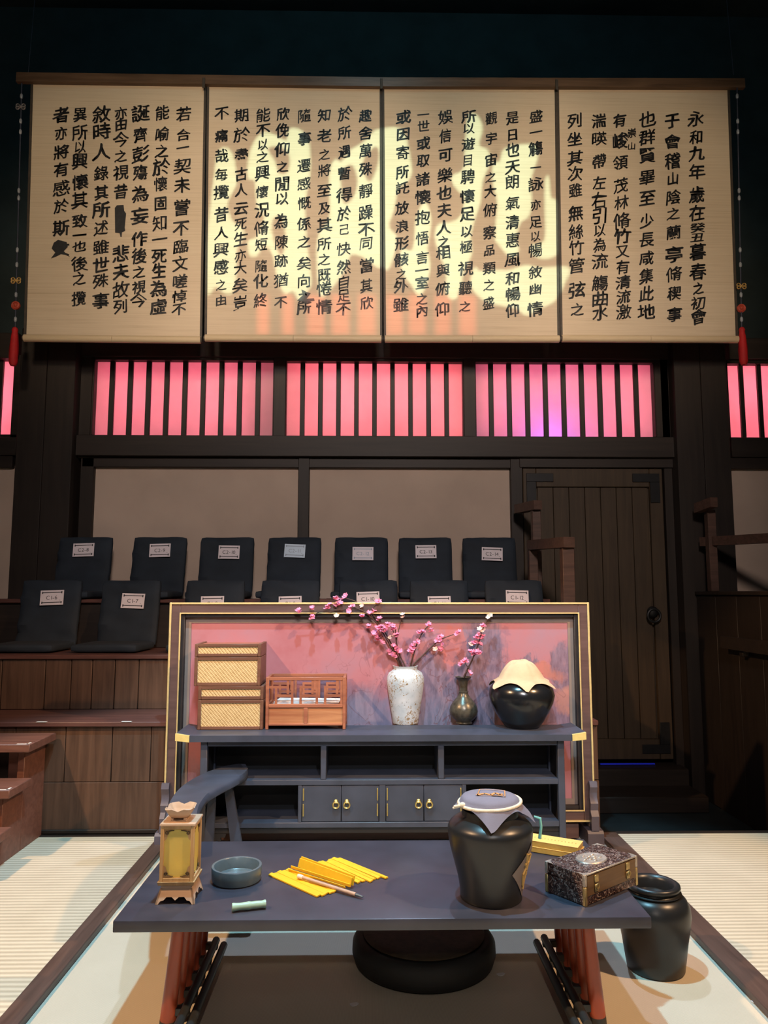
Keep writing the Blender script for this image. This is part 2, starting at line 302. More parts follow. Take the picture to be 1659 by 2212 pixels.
# ------------------------------------------------------------------ geometry helpers
class MB:
    def __init__(s): s.v = []; s.f = []
    def add(s, vs, fs, mx=None):
        o = len(s.v)
        s.v += [tuple(mx @ Vector(p)) if mx is not None else tuple(p) for p in vs]
        s.f += [tuple(i+o for i in f) for f in fs]; return s
    def bm(s, b, mx=None):
        b.verts.index_update(); s.add([v.co.copy() for v in b.verts], [[v.index for v in f.verts] for f in b.faces], mx); b.free(); return s
    def box(s, x0, x1, y0, y1, z0, z1, bev=0.0, mx=None, seg=1):
        b = bmesh.new(); bmesh.ops.create_cube(b, size=1)
        for v in b.verts:
            v.co = Vector(((x0+x1)/2+v.co.x*(x1-x0), (y0+y1)/2+v.co.y*(y1-y0), (z0+z1)/2+v.co.z*(z1-z0)))
        if bev: bmesh.ops.bevel(b, geom=b.edges[:]+b.verts[:], offset=bev, segments=seg, affect='EDGES', profile=0.5)
        return s.bm(b, mx)
    def hexa(s, p):   # 8 points: bottom 4 (ccw), top 4
        return s.add(p, [(3, 2, 1, 0), (4, 5, 6, 7), (0, 1, 5, 4), (1, 2, 6, 5), (2, 3, 7, 6), (3, 0, 4, 7)])
    def prism(s, poly, d0, d1, fn):   # poly 2D, fn(u, v, d) -> point
        n = len(poly)
        vs = [fn(u, v, d0) for u, v in poly]+[fn(u, v, d1) for u, v in poly]
        fs = [tuple(range(n))[::-1], tuple(range(n, 2*n))]+[(i, (i+1) % n, n+(i+1) % n, n+i) for i in range(n)]
        return s.add(vs, fs)
    def tube(s, pts, r, seg=8, cap=True):
        pts = [Vector(p) for p in pts]; n = len(pts); rs = r if isinstance(r, (list, tuple)) else [r]*n
        vs = []; fs = []; up = None
        for i, p in enumerate(pts):
            t = (pts[min(i+1, n-1)]-pts[max(i-1, 0)]).normalized()
            if up is None: up = Vector((0, 0, 1)) if abs(t.z) < 0.9 else Vector((1, 0, 0))
            a = t.cross(up)
            a = a.normalized() if a.length > 1e-6 else Vector((1, 0, 0))
            b = a.cross(t).normalized(); up = b
            for k in range(seg):
                th = 2*PI*k/seg; vs.append(p+(a*math.cos(th)+b*math.sin(th))*rs[i])
        for i in range(n-1):
            for k in range(seg):
                fs.append((i*seg+k, i*seg+(k+1) % seg, (i+1)*seg+(k+1) % seg, (i+1)*seg+k))
        if cap: fs += [tuple(range(seg))[::-1], tuple(range((n-1)*seg, n*seg))]
        return s.add(vs, fs)
    def lathe(s, prof, c=(0, 0, 0), seg=48, wob=None):
        n = len(prof); vs = []; fs = []; c = Vector(c)
        for (r, z) in prof:
            for k in range(seg):
                th = 2*PI*k/seg; rr = r if wob is None else r*wob(th, z)
                vs.append(c+Vector((rr*math.cos(th), rr*math.sin(th), z)))
        for i in range(n-1):
            for k in range(seg): fs.append((i*seg+k, i*seg+(k+1) % seg, (i+1)*seg+(k+1) % seg, (i+1)*seg+k))
        if prof[0][0] > 1e-4: fs.append(tuple(range(seg))[::-1])
        if prof[-1][0] > 1e-4: fs.append(tuple(range((n-1)*seg, n*seg)))
        return s.add(vs, fs)
    def torus(s, c, R, r, mx=None, seg=20, rs=8):
        vs = []; fs = []
        for i in range(seg):
            a = 2*PI*i/seg
            for k in range(rs):
                b = 2*PI*k/rs; vs.append(Vector(((R+r*math.cos(b))*math.cos(a), r*math.sin(b), (R+r*math.cos(b))*math.sin(a))))
        for i in range(seg):
            for k in range(rs): fs.append((i*rs+k, i*rs+(k+1) % rs, ((i+1) % seg)*rs+(k+1) % rs, ((i+1) % seg)*rs+k))
        m2 = Matrix.Translation(Vector(c)) @ (mx if mx is not None else Matrix.Identity(4))
        return s.add(vs, fs, m2)
    def ball(s, c, rx, ry, rz, u=12, v=8):
        b = bmesh.new(); bmesh.ops.create_uvsphere(b, u_segments=u, v_segments=v, radius=1)
        for x in b.verts: x.co = Vector((c[0]+x.co.x*rx, c[1]+x.co.y*ry, c[2]+x.co.z*rz))
        return s.bm(b)
    def build(s, name, m, parent=None, world=True, smooth=True, ang=40):
        off = Vector((0, 0, 0))
        if parent is not None and world:
            r = parent
            while r.parent is not None: r = r.parent
            off = r.location
        me = bpy.data.meshes.new(name)
        me.from_pydata([tuple(Vector(p)-off) for p in s.v], [], s.f); me.validate(); me.update()
        b = bmesh.new(); b.from_mesh(me); bmesh.ops.recalc_face_normals(b, faces=b.faces[:]); b.to_mesh(me); b.free()
        if smooth:
            me.polygons.foreach_set('use_smooth', [True]*len(me.polygons)); me.set_sharp_from_angle(angle=rad(ang))
        me.materials.append(M[m] if isinstance(m, str) else m)
        o = bpy.data.objects.new(name, me); COL.objects.link(o)
        if parent is not None: o.parent = parent
        return o
def tag(o, label, cat, group=None, kind=None):
    o['label'] = label; o['category'] = cat
    if group: o['group'] = group
    if kind: o['kind'] = kind
    return o
def thing(name, loc, label, cat, group=None, rz=0):
    o = bpy.data.objects.new(name, None); COL.objects.link(o); o.empty_display_size = 0.05
    o.location = loc; o.rotation_euler = (0, 0, rz); return tag(o, label, cat, group)
def struct(o): o['kind'] = 'structure'; return o
def copy_tree(o, parent=None):
    c = o.copy(); COL.objects.link(c)
    if parent is not None: c.parent = parent
    for ch in list(o.children): copy_tree(ch, c)
    return c
def cat_rom(pts, n=6, closed=False):
    pts = [Vector(p) for p in pts]; L = len(pts); out = []
    rng = range(L) if closed else range(L-1)
    g = (lambda i: pts[i % L]) if closed else (lambda i: pts[max(0, min(L-1, i))])
    for i in rng:
        p0, p1, p2, p3 = g(i-1), g(i), g(i+1), g(i+2)
        for k in range(n):
            t = k/n
            out.append(0.5*((2*p1)+(p2-p0)*t+(2*p0-5*p1+4*p2-p3)*t*t+(3*p1-p0-3*p2+p3)*t*t*t))
    if not closed: out.append(pts[-1])
    return out
GLYPH = {}
def glyph(ch):
    if ch not in GLYPH:
        c = bpy.data.curves.new('g', 'FONT'); c.body = ch; c.resolution_u = 3
        if ord(ch) > 0x2000: c.offset = 0.004
        o = bpy.data.objects.new('g', c); COL.objects.link(o)
        me = bpy.data.meshes.new_from_object(o.evaluated_get(bpy.context.evaluated_depsgraph_get()))
        GLYPH[ch] = ([tuple(v.co) for v in me.vertices], [tuple(p.vertices) for p in me.polygons])
        bpy.data.objects.remove(o); bpy.data.curves.remove(c); bpy.data.meshes.remove(me)
    return GLYPH[ch]
def text_line(mb, s, place, size):   # place(u, v) -> point; text centred on the origin
    x = 0; parts = []
    for ch in s:
        vs, fs = glyph(ch)
        wd = max((v[0] for v in vs), default=0.25)
        parts.append((x, vs, fs)); x += wd+0.10
    for (x0, vs, fs) in parts:
        mb.add([place((v[0]+x0-x/2)*size, (v[1]-0.35)*size) for v in vs], fs)

# ------------------------------------------------------------------ setting
YW = 6.5                                        # back wall face
YT = 4.66                                       # rear edge of the matted platform
ZA = -0.25                                      # aisle floor
def wallbox(mb, x0, x1, y0, y1, ya, yb, bev=0.004):   # pixel box on the wall plane -> solid between depths
    a = FY(x0, (y0+y1)/2, YW); b = FY(x1, (y0+y1)/2, YW); t = FY((x0+x1)/2, y0, YW); u = FY((x0+x1)/2, y1, YW)
    return mb.box(a.x, b.x, ya, yb, u.z, t.z, bev)
struct(MB().box(-5.5, 5.5, -2.5, YT, -0.25, 0.0).build('floor', 'mat_inner'))
struct(MB().box(-5.5, 5.5, YT, 7.6, ZA-0.2, ZA).build('floor_aisle', 'aisle'))
struct(MB().box(-5.6, 5.6, 7.6, 7.7, ZA, 7.9).build('wall_rear', 'black'))
struct(MB().box(-5.6, -5.5, -2.5, 7.7, ZA, 7.9).build('wall_left', 'black'))
struct(MB().box(5.5, 5.6, -2.5, 7.7, ZA, 7.9).build('wall_right', 'black'))
struct(MB().box(-5.6, 5.6, -2.5, 7.7, 7.9, 8.0).build('ceiling', 'black'))
struct(MB().box(-5.5, 5.5, YT-0.05, YT, 0.0, 0.018, 0.004).build('trim_1', 'dark_wood_x'))
# mats left and right of the dark strips
def strip_x(px, py): return FZ(px, py, 0).x
XL0 = FZ(21, 2212, 0).x; XL1 = FZ(73, 2212, 0).x; XR0 = FZ(1504, 1979, 0).x; XR1 = XR0-0.11
XLo = (FZ(21, 2212, 0).x+FZ(336, 1811, 0).x)/2; XLi = XLo+0.085
tl = MB().box(-5.3, XLo-0.002, 0.5, YT-0.06, 0.0, 0.02, 0.003).build('tatami_mat', 'tatami'); tag(tl, 'pale ribbed tatami mat to the left of the table', 'mat')
tr = MB().box(XR0+0.002, 5.3, 0.5, YT-0.06, 0.0, 0.02, 0.003).build('tatami_mat', 'tatami'); tag(tr, 'pale ribbed tatami mat to the right of the table', 'mat')
s1 = MB().box(XLo, XLi, 0.5, YT-0.06, 0.0, 0.03, 0.004).build('floor_strip', 'strip_wood'); tag(s1, 'dark brown wooden edging strip on the floor left of the table', 'floor strip')
s2 = MB().box(XR1, XR0, 0.5, YT-0.06, 0.0, 0.03, 0.004).build('floor_strip', 'strip_wood'); tag(s2, 'dark brown wooden edging strip on the floor right of the table', 'floor strip')

# timber wall
wb = MB()
PZ0 = FY(400, 1300, YW).z
def plaster(x0, x1, y0): 
    mb = MB(); wallbox(mb, x0, x1, y0, 1420, YW+0.02, YW+0.07, 0); return mb
for k, (x0, x1) in enumerate(((-260, 30), (190, 648), (660, 1112), (1576, 1900))):
    struct(plaster(x0, x1, 1005).build('wall_panel', 'plaster'))
n = 1
def trim(x0, x1, y0, y1, ya, yb, m):
    global n; n += 1
    mb = MB(); wallbox(mb, x0, x1, y0, y1, ya, yb); return struct(mb.build('trim_%d' % n, m))
trim(172, 1450, 946, 990, YW-0.09, YW+0.08, 'dark_wood_x')      # transom beam
trim(-260, 40, 946, 985, YW-0.05, YW+0.08, 'dark_wood_x')
trim(1575, 1900, 948, 990, YW-0.05, YW+0.08, 'dark_wood_x')
trim(165, 1455, 738, 776, YW-0.05, YW+0.4, 'dark_wood_x')       # head beam
trim(-260, 45, 722, 776, YW-0.05, YW+0.4, 'dark_wood_x')
trim(1570, 1900, 735, 780, YW-0.05, YW+0.4, 'dark_wood_x')
trim(180, 1120, 990, 1011, YW-0.03, YW+0.08, 'dark_wood_x')     # rail over the plaster
trim(-260, 30, 985, 1011, YW-0.03, YW+0.08, 'dark_wood_x')
trim(1575, 1900, 990, 1014, YW-0.03, YW+0.08, 'dark_wood_x')
trim(168, 197, 990, 1420, YW-0.03, YW+0.08, 'dark_wood_z')
trim(643, 667, 990, 1420, YW-0.04, YW+0.08, 'dark_wood_z')
trim(1107, 1133, 990, 1700, YW-0.04, YW+0.08, 'dark_wood_z')
trim(1440, 1458, 735, 1700, YW-0.03, YW+0.08, 'dark_wood_z')
trim(160, 200, 742, 990, YW-0.03, YW+0.4, 'dark_wood_z')
trim(1413, 1456, 742, 990, YW-0.03, YW+0.4, 'dark_wood_z')
trim(592, 618, 770, 950, YW-0.03, YW+0.3, 'dark_wood_z')
trim(1001, 1027, 770, 950, YW-0.03, YW+0.3, 'dark_wood_z')
trim(40, 98, 722, 1700, YW-0.16, YW+0.3, 'dark_wood_z')        # pillars, each of two boards
trim(98.6, 160, 722, 1700, YW-0.16, YW+0.3, 'dark_wood_z')
trim(1458, 1515, 735, 1720, YW-0.16, YW+0.3, 'dark_wood_z')
trim(1515.6, 1572, 735, 1720, YW-0.16, YW+0.3, 'dark_wood_z')
trim(-260, 1120, 1300, 1760, YW+0.09, YW+0.12, 'dark_wood_x')
# windows: paper pane behind a lattice of upright bars
def window(i, x0, x1, nslot, slot, y0, y1):
    mb = MB(); wallbox(mb, x0-8, x1+8, y0-6, y1+6, YW+0.06, YW+0.064, 0)
    p = struct(mb.build('window_%d' % i, 'pane'))
    per = (x1-x0-slot)/(nslot-1)
    for k in range(nslot-1):
        b = MB(); xa = x0+slot+k*per; wallbox(b, xa, xa+per-slot, y0-6, y1+6, YW+0.025, YW+0.055, 0.003); b.build('lattice_bar', 'dark_wood_z', p)
    b = MB(); wallbox(b, x0-12, x1+12, y0-8, y0, YW-0.02, YW+0.055, 0.002); wallbox(b, x0-12, x1+12, y1, y1+8, YW-0.02, YW+0.055, 0.002)
    wallbox(b, x0-14, x0, y0-8, y1+8, YW-0.02, YW+0.055, 0.002); wallbox(b, x1, x1+14, y0-8, y1+8, YW-0.02, YW+0.055, 0.002)
    b.build('window_frame', 'dark_wood_x', p)
window(1, 203.5, 590, 10, 29, 779, 941)
window(2, 618.5, 999.5, 10, 29, 782, 944)
window(3, 1028, 1412, 10, 29, 784, 944)
window(4, -204, 29, 6, 29, 776, 939)
window(5, 1573, 1838, 7, 30, 787, 946)
# unseen dark boards added to stop window lamp light leaking out
mb = MB(); wallbox(mb, -300, 1940, 720, 736, YW+0.4, 7.58, 0); wallbox(mb, -300, 1940, 950, 960, YW+0.09, 7.58, 0); struct(mb.build('wall_light_stop', 'black'))
# door
dl = FY(1134, 1300, YW).x; dr = FY(1440, 1300, YW).x; dt = FY(1290, 1012, YW).z; db = FY(1290, 1640, YW).z
d = struct(MB().box(dl, dr, YW+0.02, YW+0.06, db, dt).build('door_1', 'door_wood'))
sw = 0.13
b = MB(); b.box(dl, dl+sw*0.9, YW-0.02, YW+0.02, db, dt, 0.006); b.box(dr-sw*0.9, dr, YW-0.02, YW+0.02, db, dt, 0.006)
b.box(dl+sw*0.9, dr-sw*0.9, YW-0.02, YW+0.02, dt-0.17, dt, 0.006); b.box(dl+sw*0.9, dr-sw*0.9, YW-0.02, YW+0.02, db, db+0.17, 0.006); b.build('door_frame', 'door_wood', d)
for k in range(7):
    xa = dl+sw+k*(dr-dl-2*sw)/7
    MB().box(xa+0.002, xa+(dr-dl-2*sw)/7-0.002, YW, YW+0.02, db+0.17, dt-0.17, 0.003).build('door_plank', 'door_wood', d)
for sx in (-1, 1):
    for sz in (-1, 1):
        b = MB(); cx = dl+0.03 if sx < 0 else dr-0.03; cz = dt-0.05 if sz > 0 else db+0.05
        e = (0.24, 0.26)
        b.box(*sorted((cx, cx-sx*e[0])), YW-0.03, YW-0.02, *sorted((cz, cz-sz*0.075)), 0.002)
        b.box(*sorted((cx, cx-sx*0.085)), YW-0.03, YW-0.02, *sorted((cz-sz*0.075, cz-sz*e[1])), 0.002); b.build('corner_plate', 'iron', d)
hp = FY(1410, 1322, YW-0.03)
b = MB(); b.ball(hp, 0.05, 0.03, 0.05, 16, 10); b.torus(hp+Vector((0, -0.03, -0.03)), 0.055, 0.011); b.build('door_handle', 'iron', d)
mb = MB(); mb.box(dl-0.05, dr+0.05, YW-0.2, YW+0.1, ZA, db-0.04, 0.006); mb.box(dl-0.05, dr+0.05, YW-0.55, YW-0.2, ZA, db-0.17, 0.006); struct(mb.build('trim_40', 'dark_wood_x'))
a = FY(1295, 1625, YW-0.03); c = FY(1412, 1625, YW-0.03)
st = MB().box(a.x, c.x, YW-0.05, YW-0.03, db-0.034, db-0.026).build('threshold_light', 'threshold_strip'); tag(st, 'thin blue light strip along the threshold of the dark door', 'light strip')
# fascia over the door side
trim(1120, 1450, 990, 1012, YW-0.05, YW+0.08, 'dark_wood_x')

# ------------------------------------------------------------------ seating tiers, stairs and rails
TX0, TX1 = -5.4, FY(1293, 1650, YT).x
Z1 = FY(250, 1558, YT).z; Y2 = FZ(250, 1532, Z1).y; Z2 = FY(250, 1414, Y2).z; Y3 = Y2+0.66; Z3 = FY(300, 1294, Y3).z
t = thing('seating_tier', ((TX0+TX1)/2, YT, 0), 'low brown wooden seating tier behind the painted screen', 'seating tier')
b = MB(); b.box(TX0, TX1, YT+0.02, Y2+0.02, ZA, Z1-0.03); b.build('tier_body', 'dark_wood_x', t)
MB().box(TX0, TX1, YT-0.025, Y2, Z1-0.03, Z1, 0.005).build('tier_deck', 'tier_top', t)
zs = FY(250, 1690, YT).z
for (a, c, m) in ((-200, 30, 0), (31, 139, 0), (140, 240.5, 0), (241.5, 324.5, 0), (325.5, 480, 0), (481, 640, 0), (641, 900, 0), (901, 1120, 0), (1121, 1293, 0)):
    xa = FY(a, 1650, YT).x; xb = FY(c, 1650, YT).x
    MB().box(xa, xb-0.002, YT, YT+0.02, zs+0.004, Z1-0.032, 0.002).build('riser_board', 'tier_riser', t)
MB().box(TX0, TX1, YT, YT+0.02, 0.02, zs, 0.003).build('base_board', 'tier_riser', t)
MB().box(TX0, TX1, YT-0.012, YT+0.0, 0.02, 0.045, 0.004).build('skirting', 'dark_wood_x', t)
for (px) in (88, 272): 
    p = FY(px, 1558, YT-0.03); MB().box(p.x-0.03, p.x+0.03, YT-0.028, YT-0.005, Z1, Z1+0.0015).build('tape_mark', 'tape', t)
t = thing('seating_tier', ((TX0+TX1)/2, Y2, Z1), 'middle brown seating tier carrying the front row of floor chairs', 'seating tier')
MB().box(TX0, TX1, Y2+0.022, Y3, Z1+0.001, Z2-0.03).build('tier_body', 'dark_wood_x', t)
MB().box(TX0, TX1, Y2-0.02, Y3-0.002, Z2-0.03, Z2, 0.005).build('tier_deck', 'tier_top', t)
for (a, c) in ((-220, 3), (4, 97), (98, 153), (154, 198.5), (199.5, 247.5), (248.5, 299), (300, 420), (421, 560), (561, 760), (761, 1000), (1001, 1240)):
    xa = FY(a, 1470, Y2).x; xb = min(TX1, FY(c, 1470, Y2).x)
    MB().box(xa, xb-0.003, Y2, Y2+0.02, Z1+0.001, Z2-0.032, 0.002).build('riser_board', 'tier_riser', t)
t = thing('seating_tier', ((TX0+TX1)/2, Y3, Z2), 'rear dark seating tier against the plaster wall under the back row of chairs', 'seating tier')
MB().box(TX0, TX1, Y3+0.02, YW-0.17, Z2+0.001, Z3-0.03).build('tier_body', 'dark_wood_x', t)
MB().box(TX0, TX1, Y3-0.015, YW-0.17, Z3-0.03, Z3, 0.005).build('tier_deck', 'tier_top', t)

XS = -1.90
st = thing('stair', (XS-0.6, 4.2, 0), 'brown wooden three-step stair at the left edge beside the seating tier', 'stair')
steps = [(0.616, 4.277, YT-0.03), (0.423, 4.067, 4.33), (0.222, 3.84, 4.12)]
for (z, y0, y1) in steps:
    tr_ = MB().box(XS-1.3, XS, y0, y1, z-0.045, z, 0.004).build('stair_tread', 'stair_wood', st)
    p = MB(); p.box(XS-0.075, XS-0.01, y0+0.005, y0+0.015, z, z+0.0015); p.box(XS-0.02, XS-0.01, y0+0.005, y0+0.05, z, z+0.0015); p.build('tape_mark', 'tape', tr_)
for (z0, z1, y0, y1) in ((0.02, 0.571, 4.36, YT-0.03), (0.02, 0.378, 4.13, 4.358), (0.02, 0.177, 3.90, 4.128)):
    MB().box(XS-0.10, XS-0.06, y0, y1, z0, z1, 0.003).build('stringer', 'stair_wood', st)
for (z0, z1, y0) in ((0.378, 0.571, 4.40), (0.177, 0.378, 4.17)):
    MB().box(XS-0.17, XS-0.10, y0, y0+0.05, z0, z1, 0.003).build('stair_post', 'stair_wood', st)
MB().box(XS-1.3, XS-0.17, 4.45, 4.47, 0.02, 0.571).build('stair_back', 'dark_wood_x', st)

def rail(name, loc, label, bars, posts, m='rail_wood'):
    t = thing(name, loc, label, 'railing')
    for (p, q, h, wd) in bars:
        p = Vector(p); q = Vector(q); dd = (q-p).normalized(); sd = dd.cross(Vector((0, 0, 1))).normalized()*wd/2; up = Vector((0, 0, h/2))
        MB().hexa([p-sd-up, p+sd-up, q+sd-up, q-sd-up, p-sd+up, p+sd+up, q+sd+up, q-sd+up]).build('handrail', m, t)
    for (x, y, z0, z1, wd) in posts: MB().box(x-wd/2, x+wd/2, y-wd/2, y+wd/2, z0, z1, 0.004).build('rail_post', m, t)
    return t
pA = FY(1240, 1172, 5.25); pB = FY(1150, 1204, 5.85)
rail('railing', (pA.x, pA.y, Z2), 'short wooden handrail with a square post beside the right end of the front chair row',
     [((pA.x-0.045, pA.y-0.04, pA.z), (pB.x, pB.y, pA.z+0.02), 0.075, 0.085)], [(pA.x-0.045, 5.28, Z2, pA.z-0.037, 0.085), (pB.x, 5.84, Z3, pA.z-0.02, 0.07)])
pA = FY(1169, 1092, 5.95); pB = FY(1117, 1112, 6.35)
rail('railing', (pA.x, pA.y, Z3), 'upper wooden handrail left of the plank door behind the back chair row',
     [((pA.x-0.035, pA.y-0.04, pA.z), (pB.x, pB.y-0.05, pA.z+0.01), 0.075, 0.07)], [(pA.x-0.04, 5.98, Z3, pA.z-0.037, 0.07)])
# right-hand stand
RX = 2.8
t = thing('side_stand', (RX+1, 5.6, ZA), 'dark tall wooden seating stand at the right edge with rails', 'seating stand')
MB().box(RX, 5.4, 4.95, YW-0.17, ZA, 1.44).build('stand_body', 'dark_wood_z', t)
for k in range(4):
    y0 = 4.95+k*0.345; MB().box(RX-0.015, RX, y0+0.002, y0+0.341, ZA, 1.43, 0.002).build('side_board', 'dark_wood_z', t)
MB().box(RX-0.03, 5.4, 4.92, YW-0.17, 1.44, 1.47, 0.004).build('stand_deck', 'dark_wood_x', t)
rail('railing', (RX+0.05, 5.6, 1.47), 'dark upper handrail crossing in front of the right plaster panel',
     [((RX+0.02, 6.25, 1.89), (RX+0.5, 5.0, 1.86), 0.075, 0.06), ((RX-0.03, 6.2, 2.17), (RX+0.02, 6.0, 2.20), 0.08, 0.07)], [(RX+0.05, 6.15, 1.47, 2.15, 0.07), (RX+0.45, 5.1, 1.47, 1.83, 0.07)])
rail('railing', (RX-0.1, 5.3, 1.0), 'dark lower handrail along the side of the right stand',
     [((RX-0.07, 5.75, 1.08), (RX-0.07, 4.9, 1.08), 0.09, 0.06)], [(RX-0.045, 5.5, 0.99, 1.035, 0.05), (RX-0.045, 5.0, 0.99, 1.035, 0.05)], 'dark_wood_x')

# ------------------------------------------------------------------ floor chairs
def wrinkled_slab(w_, d_, h_, bev, amp, seed):
    b = bmesh.new(); bmesh.ops.create_cube(b, size=1)
    for v in b.verts: v.co = Vector((v.co.x*w_, v.co.y*d_, v.co.z*h_))
    bmesh.ops.subdivide_edges(b, edges=b.edges[:], cuts=9, use_grid_fill=True)
    for v in b.verts:
        p = v.co
        for ax, hh in ((0, w_/2), (1, d_/2), (2, h_/2)):
            pass
        ex = max(0, abs(p.x)-(w_/2-bev)); ey = max(0, abs(p.y)-(d_/2-bev)); ez = max(0, abs(p.z)-(h_/2-bev))
        l = math.sqrt(ex*ex+ey*ey+ez*ez)
        if l > bev:
            k = bev/l
            p.x = math.copysign(w_/2-bev+ex*k, p.x) if ex else p.x
            p.y = math.copysign(d_/2-bev+ey*k, p.y) if ey else p.y
            p.z = math.copysign(h_/2-bev+ez*k, p.z) if ez else p.z
        q = Vector((p.x*4, p.y*4, p.z*16+p.x*3+seed*3.1))
        p.y += amp*noise.noise(q); p.z += amp*0.4*noise.noise(q*1.3+Vector((5, 1, 2)))
    return b
BW, BH, SD, LEAN = 0.45, 0.50, 0.40, rad(10)
def chair_proto(seed):
    t = bpy.data.objects.new('floor_chair', None); COL.objects.link(t); t.empty_display_size = 0.05
    b = MB().bm(wrinkled_slab(BW+0.02, SD, 0.06, 0.025, 0.006, seed), Matrix.Translation((0, -0.02-SD/2, 0.032)))
    b.build('seat', 'fabric', t, world=False)
    mx = Matrix.Translation((0, 0.02, 0.02)) @ Matrix.Rotation(-LEAN, 4, 'X')
    b = MB().bm(wrinkled_slab(BW, 0.05, BH, 0.022, 0.026, seed+4), mx @ Matrix.Translation((0, 0, BH/2)))
    b.build('backrest', 'fabric', t, world=False)
    return t
protos = [chair_proto(k) for k in range(3)]
def make_chair(k, px, top_py, yb, z, code, card_px, label, group, glared=0, first=[0, 0, 0]):
    pr = protos[k % 3]
    if first[k % 3] == 0: t = pr; first[k % 3] = 1
    else: t = copy_tree(pr)
    p = FY(px, top_py, yb+0.09)
    t.location = (p.x, yb, z+0.001); t.rotation_euler = (0, 0, rad(random.uniform(-2.5, 2.5)))
    tag(t, label, 'floor chair', group)
    pending.append((t, code, card_px, yb, z, glared))
pending = []
row2 = [(186, 'C2-8', (181, 1188)), (346, 'C2-9', (346, 1189)), (492, 'C2-10', (495, 1193)), (636, 'C2-11', (637, 1190)), (781, 'C2-12', (784, 1196)), (918, 'C2-13', (920, 1192)), (1055, 'C2-14', (1063, 1197))]
row1 = [(114, 'C1-6', (113, 1291)), (284, 'C1-7', (288, 1298)), (466, 'C1-8', (459, 1304)), (627, 'C1-9', (627, 1304)), (795, 'C1-10', (795, 1294)), (948, 'C1-11', (949, 1304)), (1110, 'C1-12', (1117, 1291))]
lab2 = {'C2-8': 'black floor chair with a card marked C2-8, left end of the back row', 'C2-9': 'black floor chair with a card marked C2-9 in the back row',
        'C2-10': 'black floor chair with a card marked C2-10 in the back row', 'C2-11': 'black floor chair with a card paled by bluish glare, fourth from left in back row',
        'C2-12': 'black floor chair with a card washed out by glare, fifth from left in the back row', 'C2-13': 'black floor chair with a card marked C2-13 in the back row',
        'C2-14': 'black floor chair with a card marked C2-14 at the right end of the back row'}
lab1 = {'C1-6': 'black floor chair with a card marked C1-6 at the left end of the front row', 'C1-7': 'black floor chair with a card marked C1-7 just left of the screen',
        'C1-8': 'black floor chair behind the screen left end, third from left in front row', 'C1-9': 'black floor chair behind the screen, fourth from left in the front row',
        'C1-10': 'black floor chair with a card marked C1-10 behind the blossom sprays', 'C1-11': 'black floor chair behind the screen, second from right in the front row',
        'C1-12': 'black floor chair with a card marked C1-12 at the right end of the front row'}
YB2, YB1 = 6.17, Y2+0.52
for k, (px, code, cp) in enumerate(row2): make_chair(k, px, 1163, YB2, Z3, code, cp, lab2[code], 'floor chairs in the back row', {'C2-11': 2, 'C2-12': 1}.get(code, 0))
for k, (px, code, cp) in enumerate(row1): make_chair(k+1, px, 1255, YB1, Z2, code, cp, lab1[code], 'floor chairs in the front row')
for (t, code, cp, yb, z, glared) in pending:
    # the card hangs on the front face of the leaning backrest
    w_ = FY(cp[0], cp[1], yb)
    h_ = (w_.z-z)-0.02
    yy = yb+0.02+h_*math.tan(LEAN)-0.037
    w_ = FY(cp[0], cp[1], yy)
    R = Matrix.Rotation(t.rotation_euler.z, 4, 'Z')
    base = R.inverted() @ (w_-t.location); base.y = 0.02+(base.z-0.02)*math.tan(LEAN)-0.0415
    rl = rad(random.uniform(-2.5, 2.5))
    mx = Matrix.Translation(base) @ Matrix.Rotation(-LEAN, 4, 'X') @ Matrix.Rotation(rl, 4, 'Y')
    fc = lambda u, v, d=0.0: mx @ Vector((u, -d, v))
    cw, chh = 0.175, 0.113
    b = MB(); vs = []
    b.prism([(-cw/2, -chh/2), (cw/2, -chh/2), (cw/2, chh/2), (-cw/2, chh/2)], 0, 0.003, fc)
    cm = 'card_glare' if glared == 2 else 'card'
    card = b.build('seat_card', cm, t, world=False, smooth=False)
    b = MB(); pf = lambda u, v: fc(u, v, 0.0035)
    text_line(b, code, pf, 0.042)
    for sz in (-1, 1):
        b.add([pf(-0.068, sz*0.038-0.002), pf(0.068, sz*0.038-0.002), pf(0.068, sz*0.038+0.004), pf(-0.068, sz*0.038+0.004)], [(0, 1, 2, 3)])
        for sx in (-1, 1): b.add([pf(sx*0.072-0.004, sz*0.038-0.008), pf(sx*0.072+0.004, sz*0.038-0.008), pf(sx*0.072+0.004, sz*0.038+0.009), pf(sx*0.072-0.004, sz*0.038+0.009)], [(0, 1, 2, 3)])
    b.add([pf(0.055, -0.022), pf(0.065, -0.022), pf(0.065, -0.020), pf(0.055, -0.020)], [(0, 1, 2, 3)])
    b.build('card_lettering', 'print_glare' if glared else 'print', card, world=False, smooth=False)

# ------------------------------------------------------------------ hanging calligraphy scrolls
YS = 6.0
panels = [[(72, 180), (441, 186), (432, 728), (57, 724)], [(452, 187), (820, 190), (821, 726), (447, 724)],
          [(830, 191), (1198, 194), (1204, 726), (834, 726)], [(1207, 194), (1571, 193), (1589, 727), (1215, 725)]]
rp = [FY(x, y, YS-0.02) for x, y in ((37, 169), (824, 180), (1607, 182))]
hr = thing('hanging_rail', tuple(rp[1]), 'long brown bamboo rail holding the four calligraphy scrolls', 'rail')
for a, c in ((rp[0], rp[1]), (rp[1], rp[2])):
    u = Vector((0, 0, 0.042))
    MB().hexa([a-u+Vector((0, -.02, 0)), c-u+Vector((0, -.02, 0)), c-u+Vector((0, .02, 0)), a-u+Vector((0, .02, 0)),
               a+u+Vector((0, -.02, 0)), c+u+Vector((0, -.02, 0)), c+u+Vector((0, .02, 0)), a+u+Vector((0, .02, 0))]).build('bamboo_pole', 'bamboo', hr)
